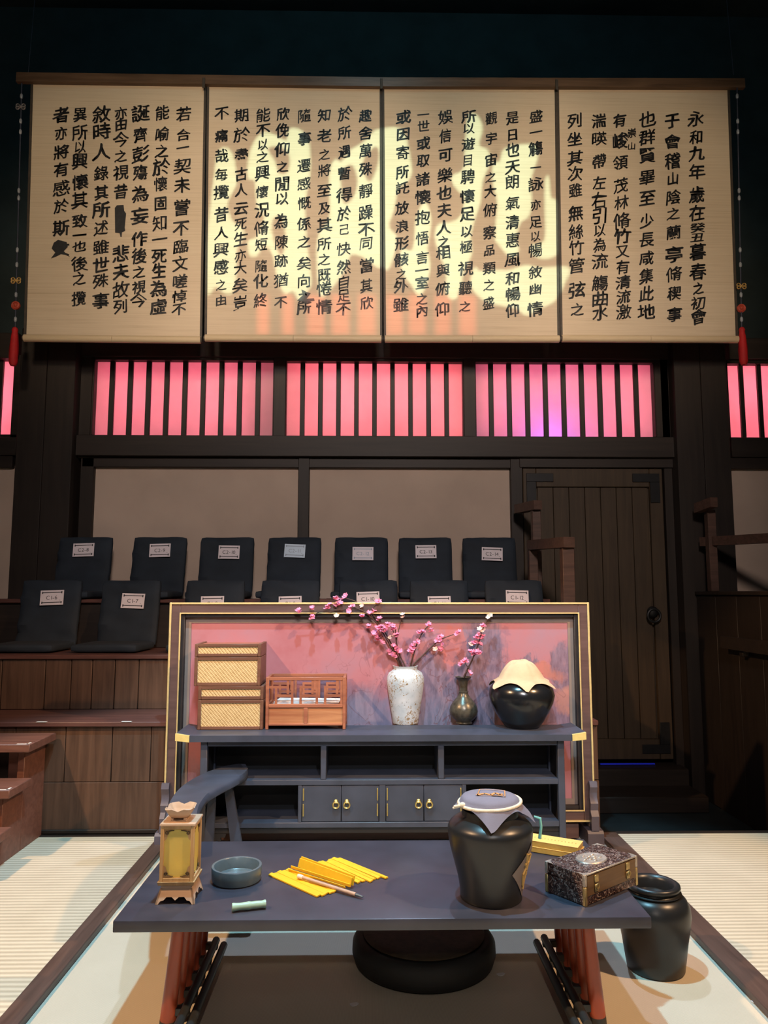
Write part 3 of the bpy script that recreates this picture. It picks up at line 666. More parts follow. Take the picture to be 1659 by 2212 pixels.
for px in (440, 824, 1203):
    q = FY(px, 176+8*px/1659, YS-0.045); MB().box(q.x-0.012, q.x+0.012, q.y-0.003, q.y+0.003, q.z-0.05, q.z+0.045, 0.002).build('hanger_clip', 'brocade', hr)
for px in (60, 1585):
    q = FY(px, 172, YS-0.02)
    MB().tube([(q.x, q.y, q.z+0.045), (q.x*0.98, q.y, 7.89)], 0.003, 6).build('suspension_wire', 'cord', hr)
TXT = [  # per scroll: zoom scale, origin, columns (text, x top, x bottom, y of each character)
 (3.2527, 0, 140, [('若合一契未嘗不臨文嗟悼不', 1290, 1255, [345, 490, 578, 710, 840, 1000, 1145, 1275, 1395, 1520, 1625, 1715]),
  ('能喻之於懷固知一死生為虛', 1140, 1108, [335, 485, 605, 715, 835, 970, 1110, 1222, 1340, 1445, 1570, 1695]),
  ('誕齊彭殤為妄作後之視今', 988, 972, [340, 490, 625, 755, 905, 1060, 1220, 1340, 1455, 1560, 1655]),
  ('亦由今之視昔　悲夫故列', 848, 845, [340, 415, 525, 640, 755, 890, 1085, 1325, 1450, 1580, 1695]),
  ('敘時人錄其所述雖世殊事', 712, 705, [345, 465, 610, 760, 895, 1015, 1145, 1280, 1405, 1515, 1655]),
  ('異所以興懷其致一也後之攬', 562, 553, [345, 475, 575, 675, 820, 950, 1095, 1195, 1275, 1395, 1500, 1640]),
  ('者亦將有感於斯文', 428, 428, [350, 480, 610, 735, 865, 990, 1145, 1290])]),
 (3.686, 420, 160, [('趣舍萬殊靜躁不同當其欣', 1360, 1368, [330, 470, 610, 755, 930, 1100, 1235, 1345, 1520, 1685, 1820]),
  ('於所遇暫得於己快然自足不', 1195, 1185, [315, 465, 615, 790, 960, 1110, 1235, 1390, 1535, 1655, 1760, 1865]),
  ('知老之將至及其所之既惓情', 1035, 1030, [325, 490, 640, 765, 925, 1065, 1200, 1350, 1475, 1595, 1705, 1850]),
  ('隨事遷感慨係之矣向之所', 872, 872, [330, 510, 725, 870, 1025, 1190, 1335, 1505, 1645, 1770, 1860]),
  ('欣俛仰之閒以為陳跡猶不', 702, 685, [315, 445, 595, 735, 870, 990, 1170, 1335, 1485, 1640, 1815]),
  ('能不以之興懷況脩短隨化終', 545, 525, [325, 445, 560, 660, 785, 935, 1080, 1225, 1355, 1525, 1645, 1800]),
  ('期於盡古人云死生亦大矣豈', 375, 362, [325, 480, 640, 795, 920, 1065, 1190, 1310, 1445, 1545, 1680, 1820]),
  ('不痛哉毎攬昔人興感之由', 215, 210, [310, 490, 650, 800, 940, 1115, 1265, 1395, 1535, 1680, 1800])]),
 (3.6878, 820, 160, [('盛一觴一詠亦足以暢敘幽情', 1245, 1238, [335, 460, 590, 740, 875, 1040, 1175, 1290, 1400, 1575, 1715, 1870]),
  ('是日也天朗氣清惠風和暢仰', 1057, 1058, [345, 480, 600, 735, 855, 1025, 1180, 1320, 1475, 1625, 1750, 1880]),
  ('觀宇宙之大俯察品類之盛', 890, 868, [350, 510, 680, 820, 930, 1080, 1260, 1400, 1545, 1680, 1825]),
  ('所以遊目騁懷足以極視聽之', 710, 680, [335, 430, 555, 685, 815, 970, 1110, 1250, 1375, 1545, 1700, 1850]),
  ('娛信可樂也夫人之相與俯仰', 525, 500, [340, 490, 640, 805, 945, 1080, 1220, 1335, 1425, 1560, 1710, 1870]),
  ('一世或取諸懷抱悟言一室之內', 348, 335, [320, 415, 550, 685, 835, 980, 1140, 1305, 1460, 1560, 1660, 1790, 1885]),
  ('或因寄所託放浪形骸之外雖', 187, 168, [340, 475, 625, 780, 905, 1065, 1210, 1345, 1475, 1595, 1690, 1835])]),
 (3.352, 1190, 160, [('永和九年歲在癸丑暮春之初會', 1050, 1068, [320, 455, 570, 705, 870, 1005, 1110, 1180, 1285, 1430, 1550, 1655, 1755]),
  ('于會稽山陰之蘭亭脩稧事', 875, 895, [335, 485, 625, 755, 890, 1010, 1145, 1305, 1445, 1585, 1740]),
  ('也群賢畢至少長咸集此地', 697, 690, [325, 455, 585, 745, 895, 1060, 1195, 1330, 1460, 1590, 1720]),
  ('有峻領茂林脩竹又有清流激', 495, 528, [335, 480, 640, 805, 930, 1060, 1170, 1280, 1395, 1505, 1610, 1720]),
  ('崇山', 585, 580, [425, 520]),
  ('湍暎帶左右引以為流觴曲水', 345, 357, [335, 465, 630, 785, 915, 1025, 1130, 1235, 1355, 1510, 1625, 1725]),
  ('列坐其次雖無絲竹管弦之', 170, 190, [335, 470, 605, 720, 840, 1005, 1140, 1255, 1385, 1560, 1705])])]
SMALL = set('一之以亦山日目由口品己')
bold_chars = set('夫痛因固事國懷')
slab = ['calligraphy scroll at the far left with a blotted square and a smudged last character',
        'calligraphy scroll second from left with eight columns of writing',
        'calligraphy scroll third from left under the brightest patch of light',
        'calligraphy scroll at the far right with a small character squeezed between columns']
for pi_, (pl, tx) in enumerate(zip(panels, TXT)):
    c4 = [FY(x, y, YS) for x, y in pl]
    ctr = sum(c4, Vector())/4
    sc_ = thing('hanging_scroll', (ctr.x, YS, c4[3].z), slab[pi_], 'scroll', 'calligraphy scrolls on the rail')
    g = Vector((0, 0.006, 0)); nu, nv = 10, 14; b = MB(); vs = []; fs = []
    for dd in (0, 1):
        for j in range(nv+1):
            for i in range(nu+1):
                u, v = i/nu, j/nv
                p = (c4[0]*(1-u)+c4[1]*u)*(1-v)+(c4[3]*(1-u)+c4[2]*u)*v
                vs.append(p+g*dd)
    L = (nu+1)*(nv+1)
    for j in range(nv):
        for i in range(nu):
            q = j*(nu+1)+i; fs.append((q, q+1, q+nu+2, q+nu+1)); fs.append((q+L, q+L+nu+1, q+L+nu+2, q+L+1))
    b.add(vs, fs); b.build('scroll_paper', 'scroll', sc_)
    for (a, c, sx) in ((c4[0], c4[3], -1), (c4[1], c4[2], 1)):
        o = Vector((sx*0.019, 0, 0)); y1 = Vector((0, -0.006, 0)); y2 = Vector((0, 0.008, 0)); dn = Vector((0, 0, -0.045))
        MB().hexa([c+dn+y1, c+dn+o+y1, c+dn+o+y2, c+dn+y2, a+y1, a+o+y1, a+o+y2, a+y2]).build('scroll_border', 'brocade', sc_)
    a, c = c4[3]+Vector((-0.01, -0.012, -0.03)), c4[2]+Vector((0.01, -0.012, -0.03))
    mid = (a+c)/2; e = Vector((0.001, 0, 0))
    rl = MB().tube([a, mid-e], 0.031, 14); rl.tube([mid+e, c], 0.031, 14); ro = rl.build('scroll_roller', 'roller', sc_)
    for q, sx in ((a, -1), (c, 1)): MB().tube([q, q+Vector((sx*0.012, 0, 0))], 0.024, 12).build('roller_cap', 'brocade', ro)
    s, ox, oy, cols = tx
    def P(zx, zy): return FY(ox+zx/s, oy+zy/s, YS-0.003)
    pxm = 6.0/1600
    for (txt, xt, xb, ys) in cols:
        b = MB()
        for ch, zy in zip(txt, ys):
            zx = xt+(xb-xt)*(zy-320)/1450.0
            if ch == '　':
                poly = [(-38, 95), (-40, -80), (-25, -98), (22, -100), (26, -60), (40, -40), (30, 60), (34, 82), (10, 92), (8, 125), (0, 125), (-6, 98)]
                poly = [P(zx+u, zy+v) for u, v in poly]; b.add(poly, [tuple(range(len(poly)))]); continue
            gap = min([abs(zy-o_) for o_ in ys if o_ != zy]+[200])
            size = 116 if txt != '崇山' else 76
            if ch in SMALL: size *= 0.84
            hy = min(1.0, gap*1.04/size/0.93) if ch not in SMALL else 1.0
            size *= random.uniform(0.9, 1.1); wx = random.uniform(0.92, 1.1); ph = random.uniform(0, 9)
            slant = random.uniform(0.10, 0.20); lean_ = random.uniform(-0.02, 0.08); wt = random.uniform(0.55, 1.25)*(1.5 if ch in bold_chars else 1.0)
            vs, fs = glyph(ch); wt *= 0.6 if len(vs) > 300 else 1.15
            for (ddx, ddy) in ((0, 0), (0.022*wt, -0.016*wt), (0.044*wt, -0.030*wt)):
                out = []
                for (gx, gy, _) in vs:
                    u, v = gx-0.5, gy-0.38
                    qn = noise.noise_vector(Vector((gx*2.6+ph, gy*2.6, ph))); q2 = noise.noise_vector(Vector((gx*9+ph, gy*9, ph+3)))
                    r2 = u*u+v*v
                    u += ddx*(1-1.1*r2)*(1+q2.x); v += ddy*(1-1.1*r2)*(1+q2.y)
                    u2 = u*wx+lean_*v+qn.x*0.06+q2.x*0.012; v2 = (v+slant*u-0.12*u*u+qn.y*0.06+q2.y*0.012)*hy
                    out.append(P(zx+u2*size, zy-v2*size))
                b.add(out, fs)
            if pi_ == 0 and ch == '文' and zy == 1290:
                poly = [(-50, -40), (-20, -60), (40, -45), (48, -10), (20, 20), (65, 60), (30, 45), (0, 40), (-40, 60), (-70, 70), (-40, 30), (-65, 0)]
                poly = [P(zx+u, zy+v)-Vector((0, 0.0006, 0)) for u, v in poly]; b.add(poly, [tuple(range(len(poly)))])
            if pi_ == 1 and ch == '之' and zy == 1770:
                for poly in ([(-55, 35), (-30, 10), (20, -35), (55, -25), (20, 20), (80, 15), (85, 35), (10, 45)], [(-20, -55), (10, -40), (25, -10), (5, 0), (-15, -30)]):
                    poly = [P(zx+u, zy+v)-Vector((0, 0.0006, 0)) for u, v in poly]; b.add(poly, [tuple(range(len(poly)))])
        b.build('calligraphy_column', 'ink', sc_, smooth=False)

# tassel ornaments hanging from the rail ends
def ornament(px, label, side):
    pts = [(px[0], 182), (px[1], 400), (px[2], 700)]
    def at(py):
        f = (py-182)/(700-182); return FY(px[0]+(px[2]-px[0])*f, py, YS-0.03)
    t = thing('tassel_ornament', tuple(at(182)), label, 'ornament', 'tassel ornaments at the scroll rail ends')
    MB().tube([at(180), at(440), at(712)], 0.006, 6).build('cord', 'cord', t)
    for k in range(9):
        py = (208, 262, 285, 412, 428, 540, 572, 637, 690)[k]
        p = at(py); MB().lathe([(0.001, -0.03), (0.012, -0.012), (0.012, 0.012), (0.001, 0.03)], p, 10).build('bead', 'bead', t)
    for py, mm in ((232, 'grey_knot'), (607, 'gold_knot')) if side < 0 else ((619, 'gold_knot'),):
        p = at(py); b = MB()
        for sx in (-1, 1):
            for sz in (-1, 1): b.torus(p+Vector((sx*0.024, -0.01, sz*0.010)), 0.014, 0.005, Matrix.Rotation(sx*0.6, 4, 'Y'))
        b.ball(p+Vector((0, -0.01, 0)), 0.014, 0.01, 0.014); b.build('knot', mm, t)
    p = at(660 if side < 0 else 666); b = MB(); b.tube([p+Vector((0, 0.008, 0)), p-Vector((0, 0.008, 0))], 0.036, 18); b.torus(p-Vector((0, 0.009, 0)), 0.026, 0.006); b.ball(p-Vector((0, 0.01, 0)), 0.012, 0.006, 0.012); b.build('medallion', 'coral', t)
    p = at(706); q = FY(px[2]-2 if side < 0 else px[2]+3, 795, YS-0.03)
    b = MB(); b.lathe([(0.004, 0.0), (0.02, -0.012), (0.026, -0.03), (0.022, -0.045), (0.028, -0.08), (0.034, -0.2), (0.034, -0.30), (0.022, -0.33)], p, 16, lambda th, z: 1+0.12*math.sin(th*8+z*40)*(z < -0.05))
    b.build('tassel', 'red', t)
ornament((47, 42, 33), 'red tassel on a beaded cord at the left end of the scroll rail', -1)
ornament((1592, 1598, 1602), 'red tassel on a beaded cord at the right end of the scroll rail', 1)

# ------------------------------------------------------------------ painted standing screen
YF = 4.50
def scr(px, py, y=YF): return FY(px, py, y)
x0, x1 = FY(368, 1302, YF-0.03).x, FY(1271, 1302, YF-0.03).x; zt = FY(820, 1302, YF-0.03).z; zb = 0.13
ps = thing('painted_screen', ((x0+x1)/2, YF, 0), 'wide standing screen with a pink-tinted landscape painting in a gold-lined brown frame', 'screen')
FWD = 0.062
def ring(name, m, xa, xb, za, zb_, wd, y0, y1, parent, bev=0.003):
    b = MB(); b.box(xa, xa+wd, y0, y1, za, zb_, bev); b.box(xb-wd, xb, y0, y1, za, zb_, bev)
    b.box(xa+wd, xb-wd, y0, y1, zb_-wd, zb_, bev); b.box(xa+wd, xb-wd, y0, y1, za, za+wd, bev); return b.build(name, m, parent)
fr = ring('outer_frame', 'screen_frame', x0, x1, zb, zt, FWD, YF-0.03, YF+0.03, ps)
ring('gold_edge', 'gold_line', x0-0.002, x1+0.002, zb-0.002, zt+0.002, 0.011, YF-0.036, YF-0.029, fr, 0.001)
ring('gold_edge', 'gold_line', x0+FWD-0.004, x1-FWD+0.004, zb+FWD-0.004, zt-FWD+0.004, 0.008, YF-0.036, YF-0.029, fr, 0.001)
ring('inner_frame', 'screen_dark', x0+FWD, x1-FWD, zb+FWD, zt-FWD, 0.026, YF-0.02, YF+0.02, ps)
xi0, xi1, zi0, zi1 = x0+FWD+0.026, x1-FWD-0.026, zb+FWD+0.026, zt-FWD-0.026
ring('silk_mount', 'mount', xi0, xi1, zi0, zi1, 0.032, YF+0.006, YF+0.01, ps, 0)
MB().box(xi0+0.0, xi1, YF+0.010, YF+0.016, zi0, zi1).build('painting', 'painting', ps)
for px_, sx in ((x0, -1), (x1, 1)):
    foot = MB()
    prof = [(-0.09, 0.0), (0.115, 0.0), (0.115, 0.075), (0.10, 0.09), (-0.075, 0.09), (-0.09, 0.075)]
    cx = px_-sx*0.01
    foot.prism(prof, -0.046, 0.046, lambda u, v, dd: Vector((cx+dd, YF+u*0.9, v))); fo = foot.build('screen_foot', 'foot', ps)
    prof = [(-0.075, 0.09), (-0.033, 0.09), (-0.033, 0.36), (-0.05, 0.36), (-0.06, 0.33), (-0.048, 0.30), (-0.046, 0.27), (-0.066, 0.24), (-0.058, 0.20), (-0.078, 0.17), (-0.072, 0.13)]
    MB().prism(prof, -0.022, 0.022, lambda u, v, dd: Vector((cx+dd, YF+u, v))).build('scroll_bracket', 'foot', fo)
    prof = [(0.10, 0.09), (0.035, 0.09), (0.035, 0.36), (0.055, 0.36), (0.06, 0.27), (0.08, 0.24), (0.10, 0.15)]
    MB().prism(prof, -0.022, 0.022, lambda u, v, dd: Vector((cx+dd, YF+u, v))).build('scroll_bracket', 'foot', fo)
MB().box(x0+0.09, x1-0.09, YF-0.012, YF+0.012, 0.03, 0.115, 0.003).build('lower_rail', 'screen_frame', ps)

# ------------------------------------------------------------------ low black cabinet
ZC = 0.69
YC0 = FZ(820, 1588, ZC).y; YC1 = 4.42
cx0, cx1 = FZ(381, 1588, ZC).x, FZ(1268, 1588, ZC).x
cab = thing('low_cabinet', ((cx0+cx1)/2, (YC0+YC1)/2, 0), 'long low black lacquer cabinet with open shelves and four small doors', 'cabinet')
TH = 0.034
b = MB(); prof = [(cx0+0.075, ZC-TH), (cx1-0.075, ZC-TH), (cx1-0.075, ZC), (cx0+0.075, ZC)]
b.prism(prof, YC0, YC1, lambda u, v, dd: Vector((u, dd, v))); b.build('cabinet_top', 'lacquer_cab', cab, ang=20)
for sx, xe in ((-1, cx0), (1, cx1)):
    xin = xe-sx*0.075
    pr_ = [(xin, ZC-TH), (xe, ZC-TH+0.008), (xe, ZC+0.012), (xin, ZC)]
    MB().prism(pr_, YC0+0.012, YC1, lambda u, v, dd: Vector((u, dd, v))).build('upturned_end', 'lacquer_cab', cab, ang=20)
    MB().prism(pr_, YC0-0.006, YC0+0.011, lambda u, v, dd: Vector((u, dd, v))).build('brass_tip', 'brass_soft', cab, ang=20)
YB = YC0+0.03
def cxp(px, py=1700): return FY(px, py, YB).x
def czp(py): return FY(820, py, YB).z
bl, br = cxp(431), cxp(1221)
LW = 0.036
zsh1, zsh0 = czp(1684), czp(1696)
zbt1, zbt0 = czp(1776), czp(1788)
for xa in (bl, br-LW):
    for ya in (YB, YC1-0.05): MB().box(xa, xa+LW, ya, ya+0.04, 0, ZC-TH, 0.003).build('cabinet_leg', 'lacquer_cab', cab)
MB().box(bl+LW, br-LW, YB+0.005, YB+0.03, czp(1612), ZC-TH, 0.003).build('top_rail', 'lacquer_cab', cab)
MB().box(bl+LW, br-LW, YB, YC1-0.02, zsh0, zsh1, 0.003).build('shelf', 'lacquer_cab', cab)
MB().box(bl+LW, br-LW, YB, YC1-0.02, zbt0, zbt1, 0.003).build('shelf', 'lacquer_cab', cab)
MB().box(bl+LW, br-LW, YC1-0.018, YC1-0.006, zbt0, ZC-TH).build('back_shade_sheet', 'cab_inside', cab)  # dark sheet added where the open back is only in shade
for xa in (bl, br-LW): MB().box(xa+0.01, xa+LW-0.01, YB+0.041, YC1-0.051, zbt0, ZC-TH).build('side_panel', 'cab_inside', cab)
for (a, c) in ((692, 704), (947, 960)): MB().box(cxp(a), cxp(c), YB+0.002, YC1-0.02, zsh1, czp(1611), 0.003).build('divider', 'lacquer_cab', cab)
for (a, c) in ((644, 652), (819, 833), (999, 1007)): MB().box(cxp(a), cxp(c), YB+0.002, YC1-0.02, zbt1, zsh0, 0.002).build('divider', 'lacquer_cab', cab)
for (a, c, hx) in ((652.5, 737, 1), (738, 818.5, -1), (833.5, 915, 1), (916, 998.5, -1)):
    xa, xb = cxp(a), cxp(c)
    dd = MB().box(xa, xb, YB+0.004, YB+0.022, zbt1+0.002, zsh0-0.002, 0.003).build('cabinet_door', 'lacquer_cab', cab)
    hxx = xb-0.028 if hx > 0 else xa+0.028; hz = (zbt1+zsh0)/2+0.012
    h = MB(); h.ball((hxx, YB, hz), 0.012, 0.008, 0.012); h.torus((hxx, YB-0.006, hz-0.017), 0.016, 0.0045); h.build('ring_pull', 'brass', dd)
    ex = xa+0.008 if hx > 0 else xb-0.008
    for za in (0.33, 0.75):
        zc = zbt1+(zsh0-zbt1)*za
        MB().box(ex-0.0035, ex+0.0035, YB-0.003, YB+0.004, zc-0.032, zc+0.032, 0.001).build('hinge', 'brass', dd)
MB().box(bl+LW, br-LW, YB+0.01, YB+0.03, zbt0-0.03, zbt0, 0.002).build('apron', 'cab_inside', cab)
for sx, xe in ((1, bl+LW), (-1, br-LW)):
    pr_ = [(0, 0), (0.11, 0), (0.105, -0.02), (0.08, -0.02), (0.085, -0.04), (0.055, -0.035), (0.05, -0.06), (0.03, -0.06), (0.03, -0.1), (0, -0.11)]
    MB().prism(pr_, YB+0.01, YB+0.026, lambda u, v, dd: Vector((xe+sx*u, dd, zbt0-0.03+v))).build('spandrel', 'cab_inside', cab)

# ------------------------------------------------------------------ things on the cabinet
def box_world(px0, px1, py, y): return FY(px0, py, y).x, FY(px1, py, y).x
def bamboo_box(xa, xb, y0, y1, z0, h, hl, label):
    t = thing('bamboo_box', ((xa+xb)/2, (y0+y1)/2, z0), label, 'box', 'stacked bamboo boxes')
    e = 0.018
    def framed(name, za, zb_, par):
        o = ring(name, 'box_wood', xa, xb, za, zb_, e, y0, y0+e, par, 0.002)
        b = MB(); b.box(xa, xa+e, y0+e, y1, za, zb_, 0.002); b.box(xb-e, xb, y0+e, y1, za, zb_, 0.002); b.box(xa+e, xb-e, y1-e, y1, za, zb_, 0.002)
        b.build('box_wall', 'box_wood', o)
        MB().box(xa+e, xb-e, y0+0.006, y0+0.012, za+e, zb_-e).build('woven_panel', 'weave', o); return o
    framed('box_body', z0, z0+h-hl-0.002, t)
    l = framed('box_lid', z0+h-hl, z0+h, t)
    MB().box(xa+e, xb-e, y0+e, y1-e, z0+h-0.012, z0+h-0.006).build('lid_panel', 'cedar', l)
    MB().box(xa+e, xb-e, y0+e, y1-e, z0+0.004, z0+0.01).build('box_bottom', 'box_wood', t)
YX0 = FZ(500, 1577, ZC).y; YX1 = YX0+0.25
xa, xb = box_world(427, 568.5, 1530, YX0); zm = FY(500, 1482, YX0).z; ztp = FY(500, 1391, YX0).z
bamboo_box(xa, xb, YX0, YX1, ZC+0.001, zm-ZC-0.001, 0.075, 'lower woven bamboo box with dark frame standing on the cabinet')
xa2, xb2 = box_world(420, 563, 1430, YX0)
bamboo_box(xa2, xb2, YX0, YX1, zm+0.001, ztp-zm-0.001, 0.072, 'upper woven bamboo box stacked on another box')
# fretwork rack
yr0 = YX0+0.004; yr1 = yr0+0.2
xa, xb = box_world(573.5, 747, 1520, yr0); zr0 = ZC+0.001; zr1 = FY(660, 1463, yr0).z
t = thing('wooden_rack', ((xa+xb)/2, yr0+0.1, ZC), 'red-brown wooden rack with fretwork rails beside the bamboo boxes', 'rack')
e = 0.018
for xx in (xa, xb-e):
    for yy in (yr0, yr1-e): MB().box(xx, xx+e, yy, yy+e, zr0, zr1, 0.002).build('rack_post', 'cedar', t)
zq = lambda py: FY(660, py, yr0).z
b = MB()
for yy in (yr0, yr1-e):
    b.box(xa+e, xb-e, yy+0.001, yy+e-0.001, zr1-e, zr1, 0.002)
for xx in (xa, xb-e): b.box(xx+0.001, xx+e-0.001, yr0+e, yr1-e, zr1-e, zr1, 0.002)
b.build('top_rail', 'cedar', t)
zd1, zd0 = zq(1529), zq(1563)
def rl4(za, zb_):
    b = MB()
    for yy in (yr0, yr1-e): b.box(xa+e, xb-e, yy+0.001, yy+e-0.001, za, zb_, 0.002)
    for xx in (xa, xb-e): b.box(xx+0.001, xx+e-0.001, yr0+e, yr1-e, za, zb_, 0.002)
    return b
rl4(zd1, zd1+0.02).build('middle_rail', 'cedar', t); rl4(zd0-0.012, zd0).build('bottom_rail', 'cedar', t)
xm = (xa+xb)/2
MB().box(xm-0.011, xm+0.011, yr0+0.001, yr0+e, zd0, zd1, 0.002).build('rack_post', 'cedar', t)
for (u0, u1) in ((xa+e, xm-0.011), (xm+0.011, xb-e)):
    MB().box(u0, u1, yr0+0.008, yr0+0.014, zd0, zd1).build('drawer_panel', 'cedar_panel', t)
for (u0, u1) in ((xa+e, xb-e),): MB().box(u0, u1, yr1-0.012, yr1-0.006, zd0, zd1).build('drawer_panel', 'cedar_panel', t)
MB().box(xa+e, xb-e, yr0+e, yr1-e, zd1, zd1+0.008).build('tray', 'cedar', t)
zf0, zf1 = zd1+0.02, zr1-e; q = 0.005
for yy in (yr0+0.004, yr1-0.014):
    b = MB(); W = (xb-xa-2*e); hh = zf1-zf0
    def bar(u0, u1, v0, v1): b.box(xa+e+u0*W, xa+e+u1*W, yy, yy+0.010, zf0+v0*hh, zf0+v1*hh)
    k = 0.013/W; kv = 0.013/hh
    for i in range(3):
        o = i/3.0
        bar(o+0.24, o+0.24+k, 0.42, 1.0); bar(o+0.08, o+0.24, 0.66, 0.66+kv); bar(o+0.08, o+0.08+k, 0.0, 0.66)
        bar(o+0.08+k, o+0.30, 0.30, 0.30+kv); bar(o+0.30, o+0.30+k, 0.0, 1.0)
    bar(0.0, 0.08, 0.66, 0.66+kv)
    b.build('fretwork', 'cedar', t)
pp = MB()
for k in range(3):
    mx = Matrix.Translation((xm+0.01*k-0.01, yr0+0.1, zd1+0.009+0.008*k)) @ Matrix.Rotation(rad(3-4*k), 4, 'Z')
    pp.box(-W*0.44, W*0.44, -0.065, 0.065, 0, 0.007, 0.001, mx)
o = pp.build('paper_sheaf', 'paper'); tag(o, 'white sheaf of papers lying in the wooden rack', 'papers')

def vase_at(px, py, z): return FZ(px, py, z)
# white vase
vc = FZ(876, 1562, ZC); vc.z = ZC+0.001; s = vc.y/1600
t = thing('white_vase', tuple(vc), 'speckled white shouldered vase holding plum branches on the cabinet', 'vase')
hv = FY(876, 1438, vc.y).z-vc.z
def prof_px(rows, h): return [(r*s, f*h) for r, f in rows]
pv = prof_px([(0, 0), (26, 0), (27, .02), (29, .15), (33, .35), (37, .55), (39.5, .72), (39, .80), (35, .88), (27, .925), (25, .94), (25.5, .98), (27, 1.0), (24, 1.0), (22, .97), (22, .90), (30, .8), (25, .3), (0, .25)], hv)
pv2 = []
for i in range(len(pv)): pv2.append(pv[i])
MB().lathe(pv2, vc, 56).build('vase_body', 'vase', t, ang=60)
vtop = vc+Vector((0, 0, hv))
# bronze bottle vase
bc = FZ(1002, 1563, ZC); bc.z = ZC+0.001; s = bc.y/1600
t = thing('bronze_vase', tuple(bc), 'small dark bronze long-necked vase between the white vase and the black jar', 'vase')
hb = FY(1004, 1462, bc.y).z-bc.z
pb = [(r*s, f*hb) for r, f in [(0, 0), (17, 0), (18, .015), (16, .04), (17, .06), (24, .12), (29, .20), (30, .27), (28, .37), (22, .47), (14, .56), (10.5, .62), (9.5, .66), (10.5, .665), (10.5, .69), (8.5, .695), (8.5, .80), (10, .90), (14, .97), (18.5, 1.0), (17.5, 1.0), (8, .88), (7, .6), (0, .58)]]
MB().lathe(pb, bc, 48).build('vase_body', 'bronze', t, ang=60)
btop = bc+Vector((0, 0, hb))
# black jar with cloth
jc = FZ(1128, 1570, ZC); jc.z = ZC+0.001; s = jc.y/1600
t = thing('black_jar', tuple(jc), 'round glossy black jar with tan cloth cover at the right end of the cabinet', 'jar')
hj = FY(1128, 1467, jc.y).z-jc.z
pj = [(r*s, f*hj) for r, f in [(0, 0), (34, 0), (36, .01), (46, .14), (57, .32), (66, .52), (69.5, .68), (66, .82), (56, .93), (46, .985), (44, 1.0), (45, 1.04), (43, 1.06), (0, 1.06)]]
MB().lathe(pj, jc, 64).build('jar_body', 'jar', t, ang=60)
b = MB(); vs = []; fs = []; nsg = 96; rows = 18
sh = [(47, 2), (51, -2), (58, -8), (66, -18), (71, -30), (72, -40)]     # shoulder line under the skirt, in jar pixels from the rim
def along(L_):
    for (p, q) in zip(sh, sh[1:]):
        d_ = math.hypot(q[0]-p[0], q[1]-p[1])
        if L_ <= d_: return p[0]+(q[0]-p[0])*L_/d_, p[1]+(q[1]-p[1])*L_/d_
        L_ -= d_
    return sh[-1]
for i in range(rows+1):
    for k in range(nsg):
        th = 2*PI*k/nsg; ft = math.sin(th*9+1)*0.6+math.sin(th*14+2)*0.4; cr_ = 0.04*noise.noise(Vector((math.cos(th)*2.5, math.sin(th)*2.5, i*0.25)))
        if i <= 9:
            q = i/9; r = 47*q**0.8+0.3; z = 4+36*(1-q**2.1)*(1+cr_*3)
            r *= 1+0.02*ft*q
        else:
            q = (i-9)/9; a_ = ((th+0.55) % (PI/3))-PI/6; sq = (1/math.cos(a_)-1)/0.1547
            L_ = q*(9+24*sq); rr_, zz_ = along(L_); r = rr_+1.6+q*(2.5+2.5*sq)+1.5*q*ft; z = zz_+1.2+q*2.5*sq+1.2*q*ft
        vs.append(Vector((jc.x+r*s*math.cos(th), jc.y+r*s*math.sin(th), jc.z+hj+z*s)))
for i in range(rows):
    for k in range(nsg): fs.append((i*nsg+k, i*nsg+(k+1) % nsg, (i+1)*nsg+(k+1) % nsg, (i+1)*nsg+k))
b.add(vs, fs); b.build('cloth_cover', 'hemp', t, ang=80)

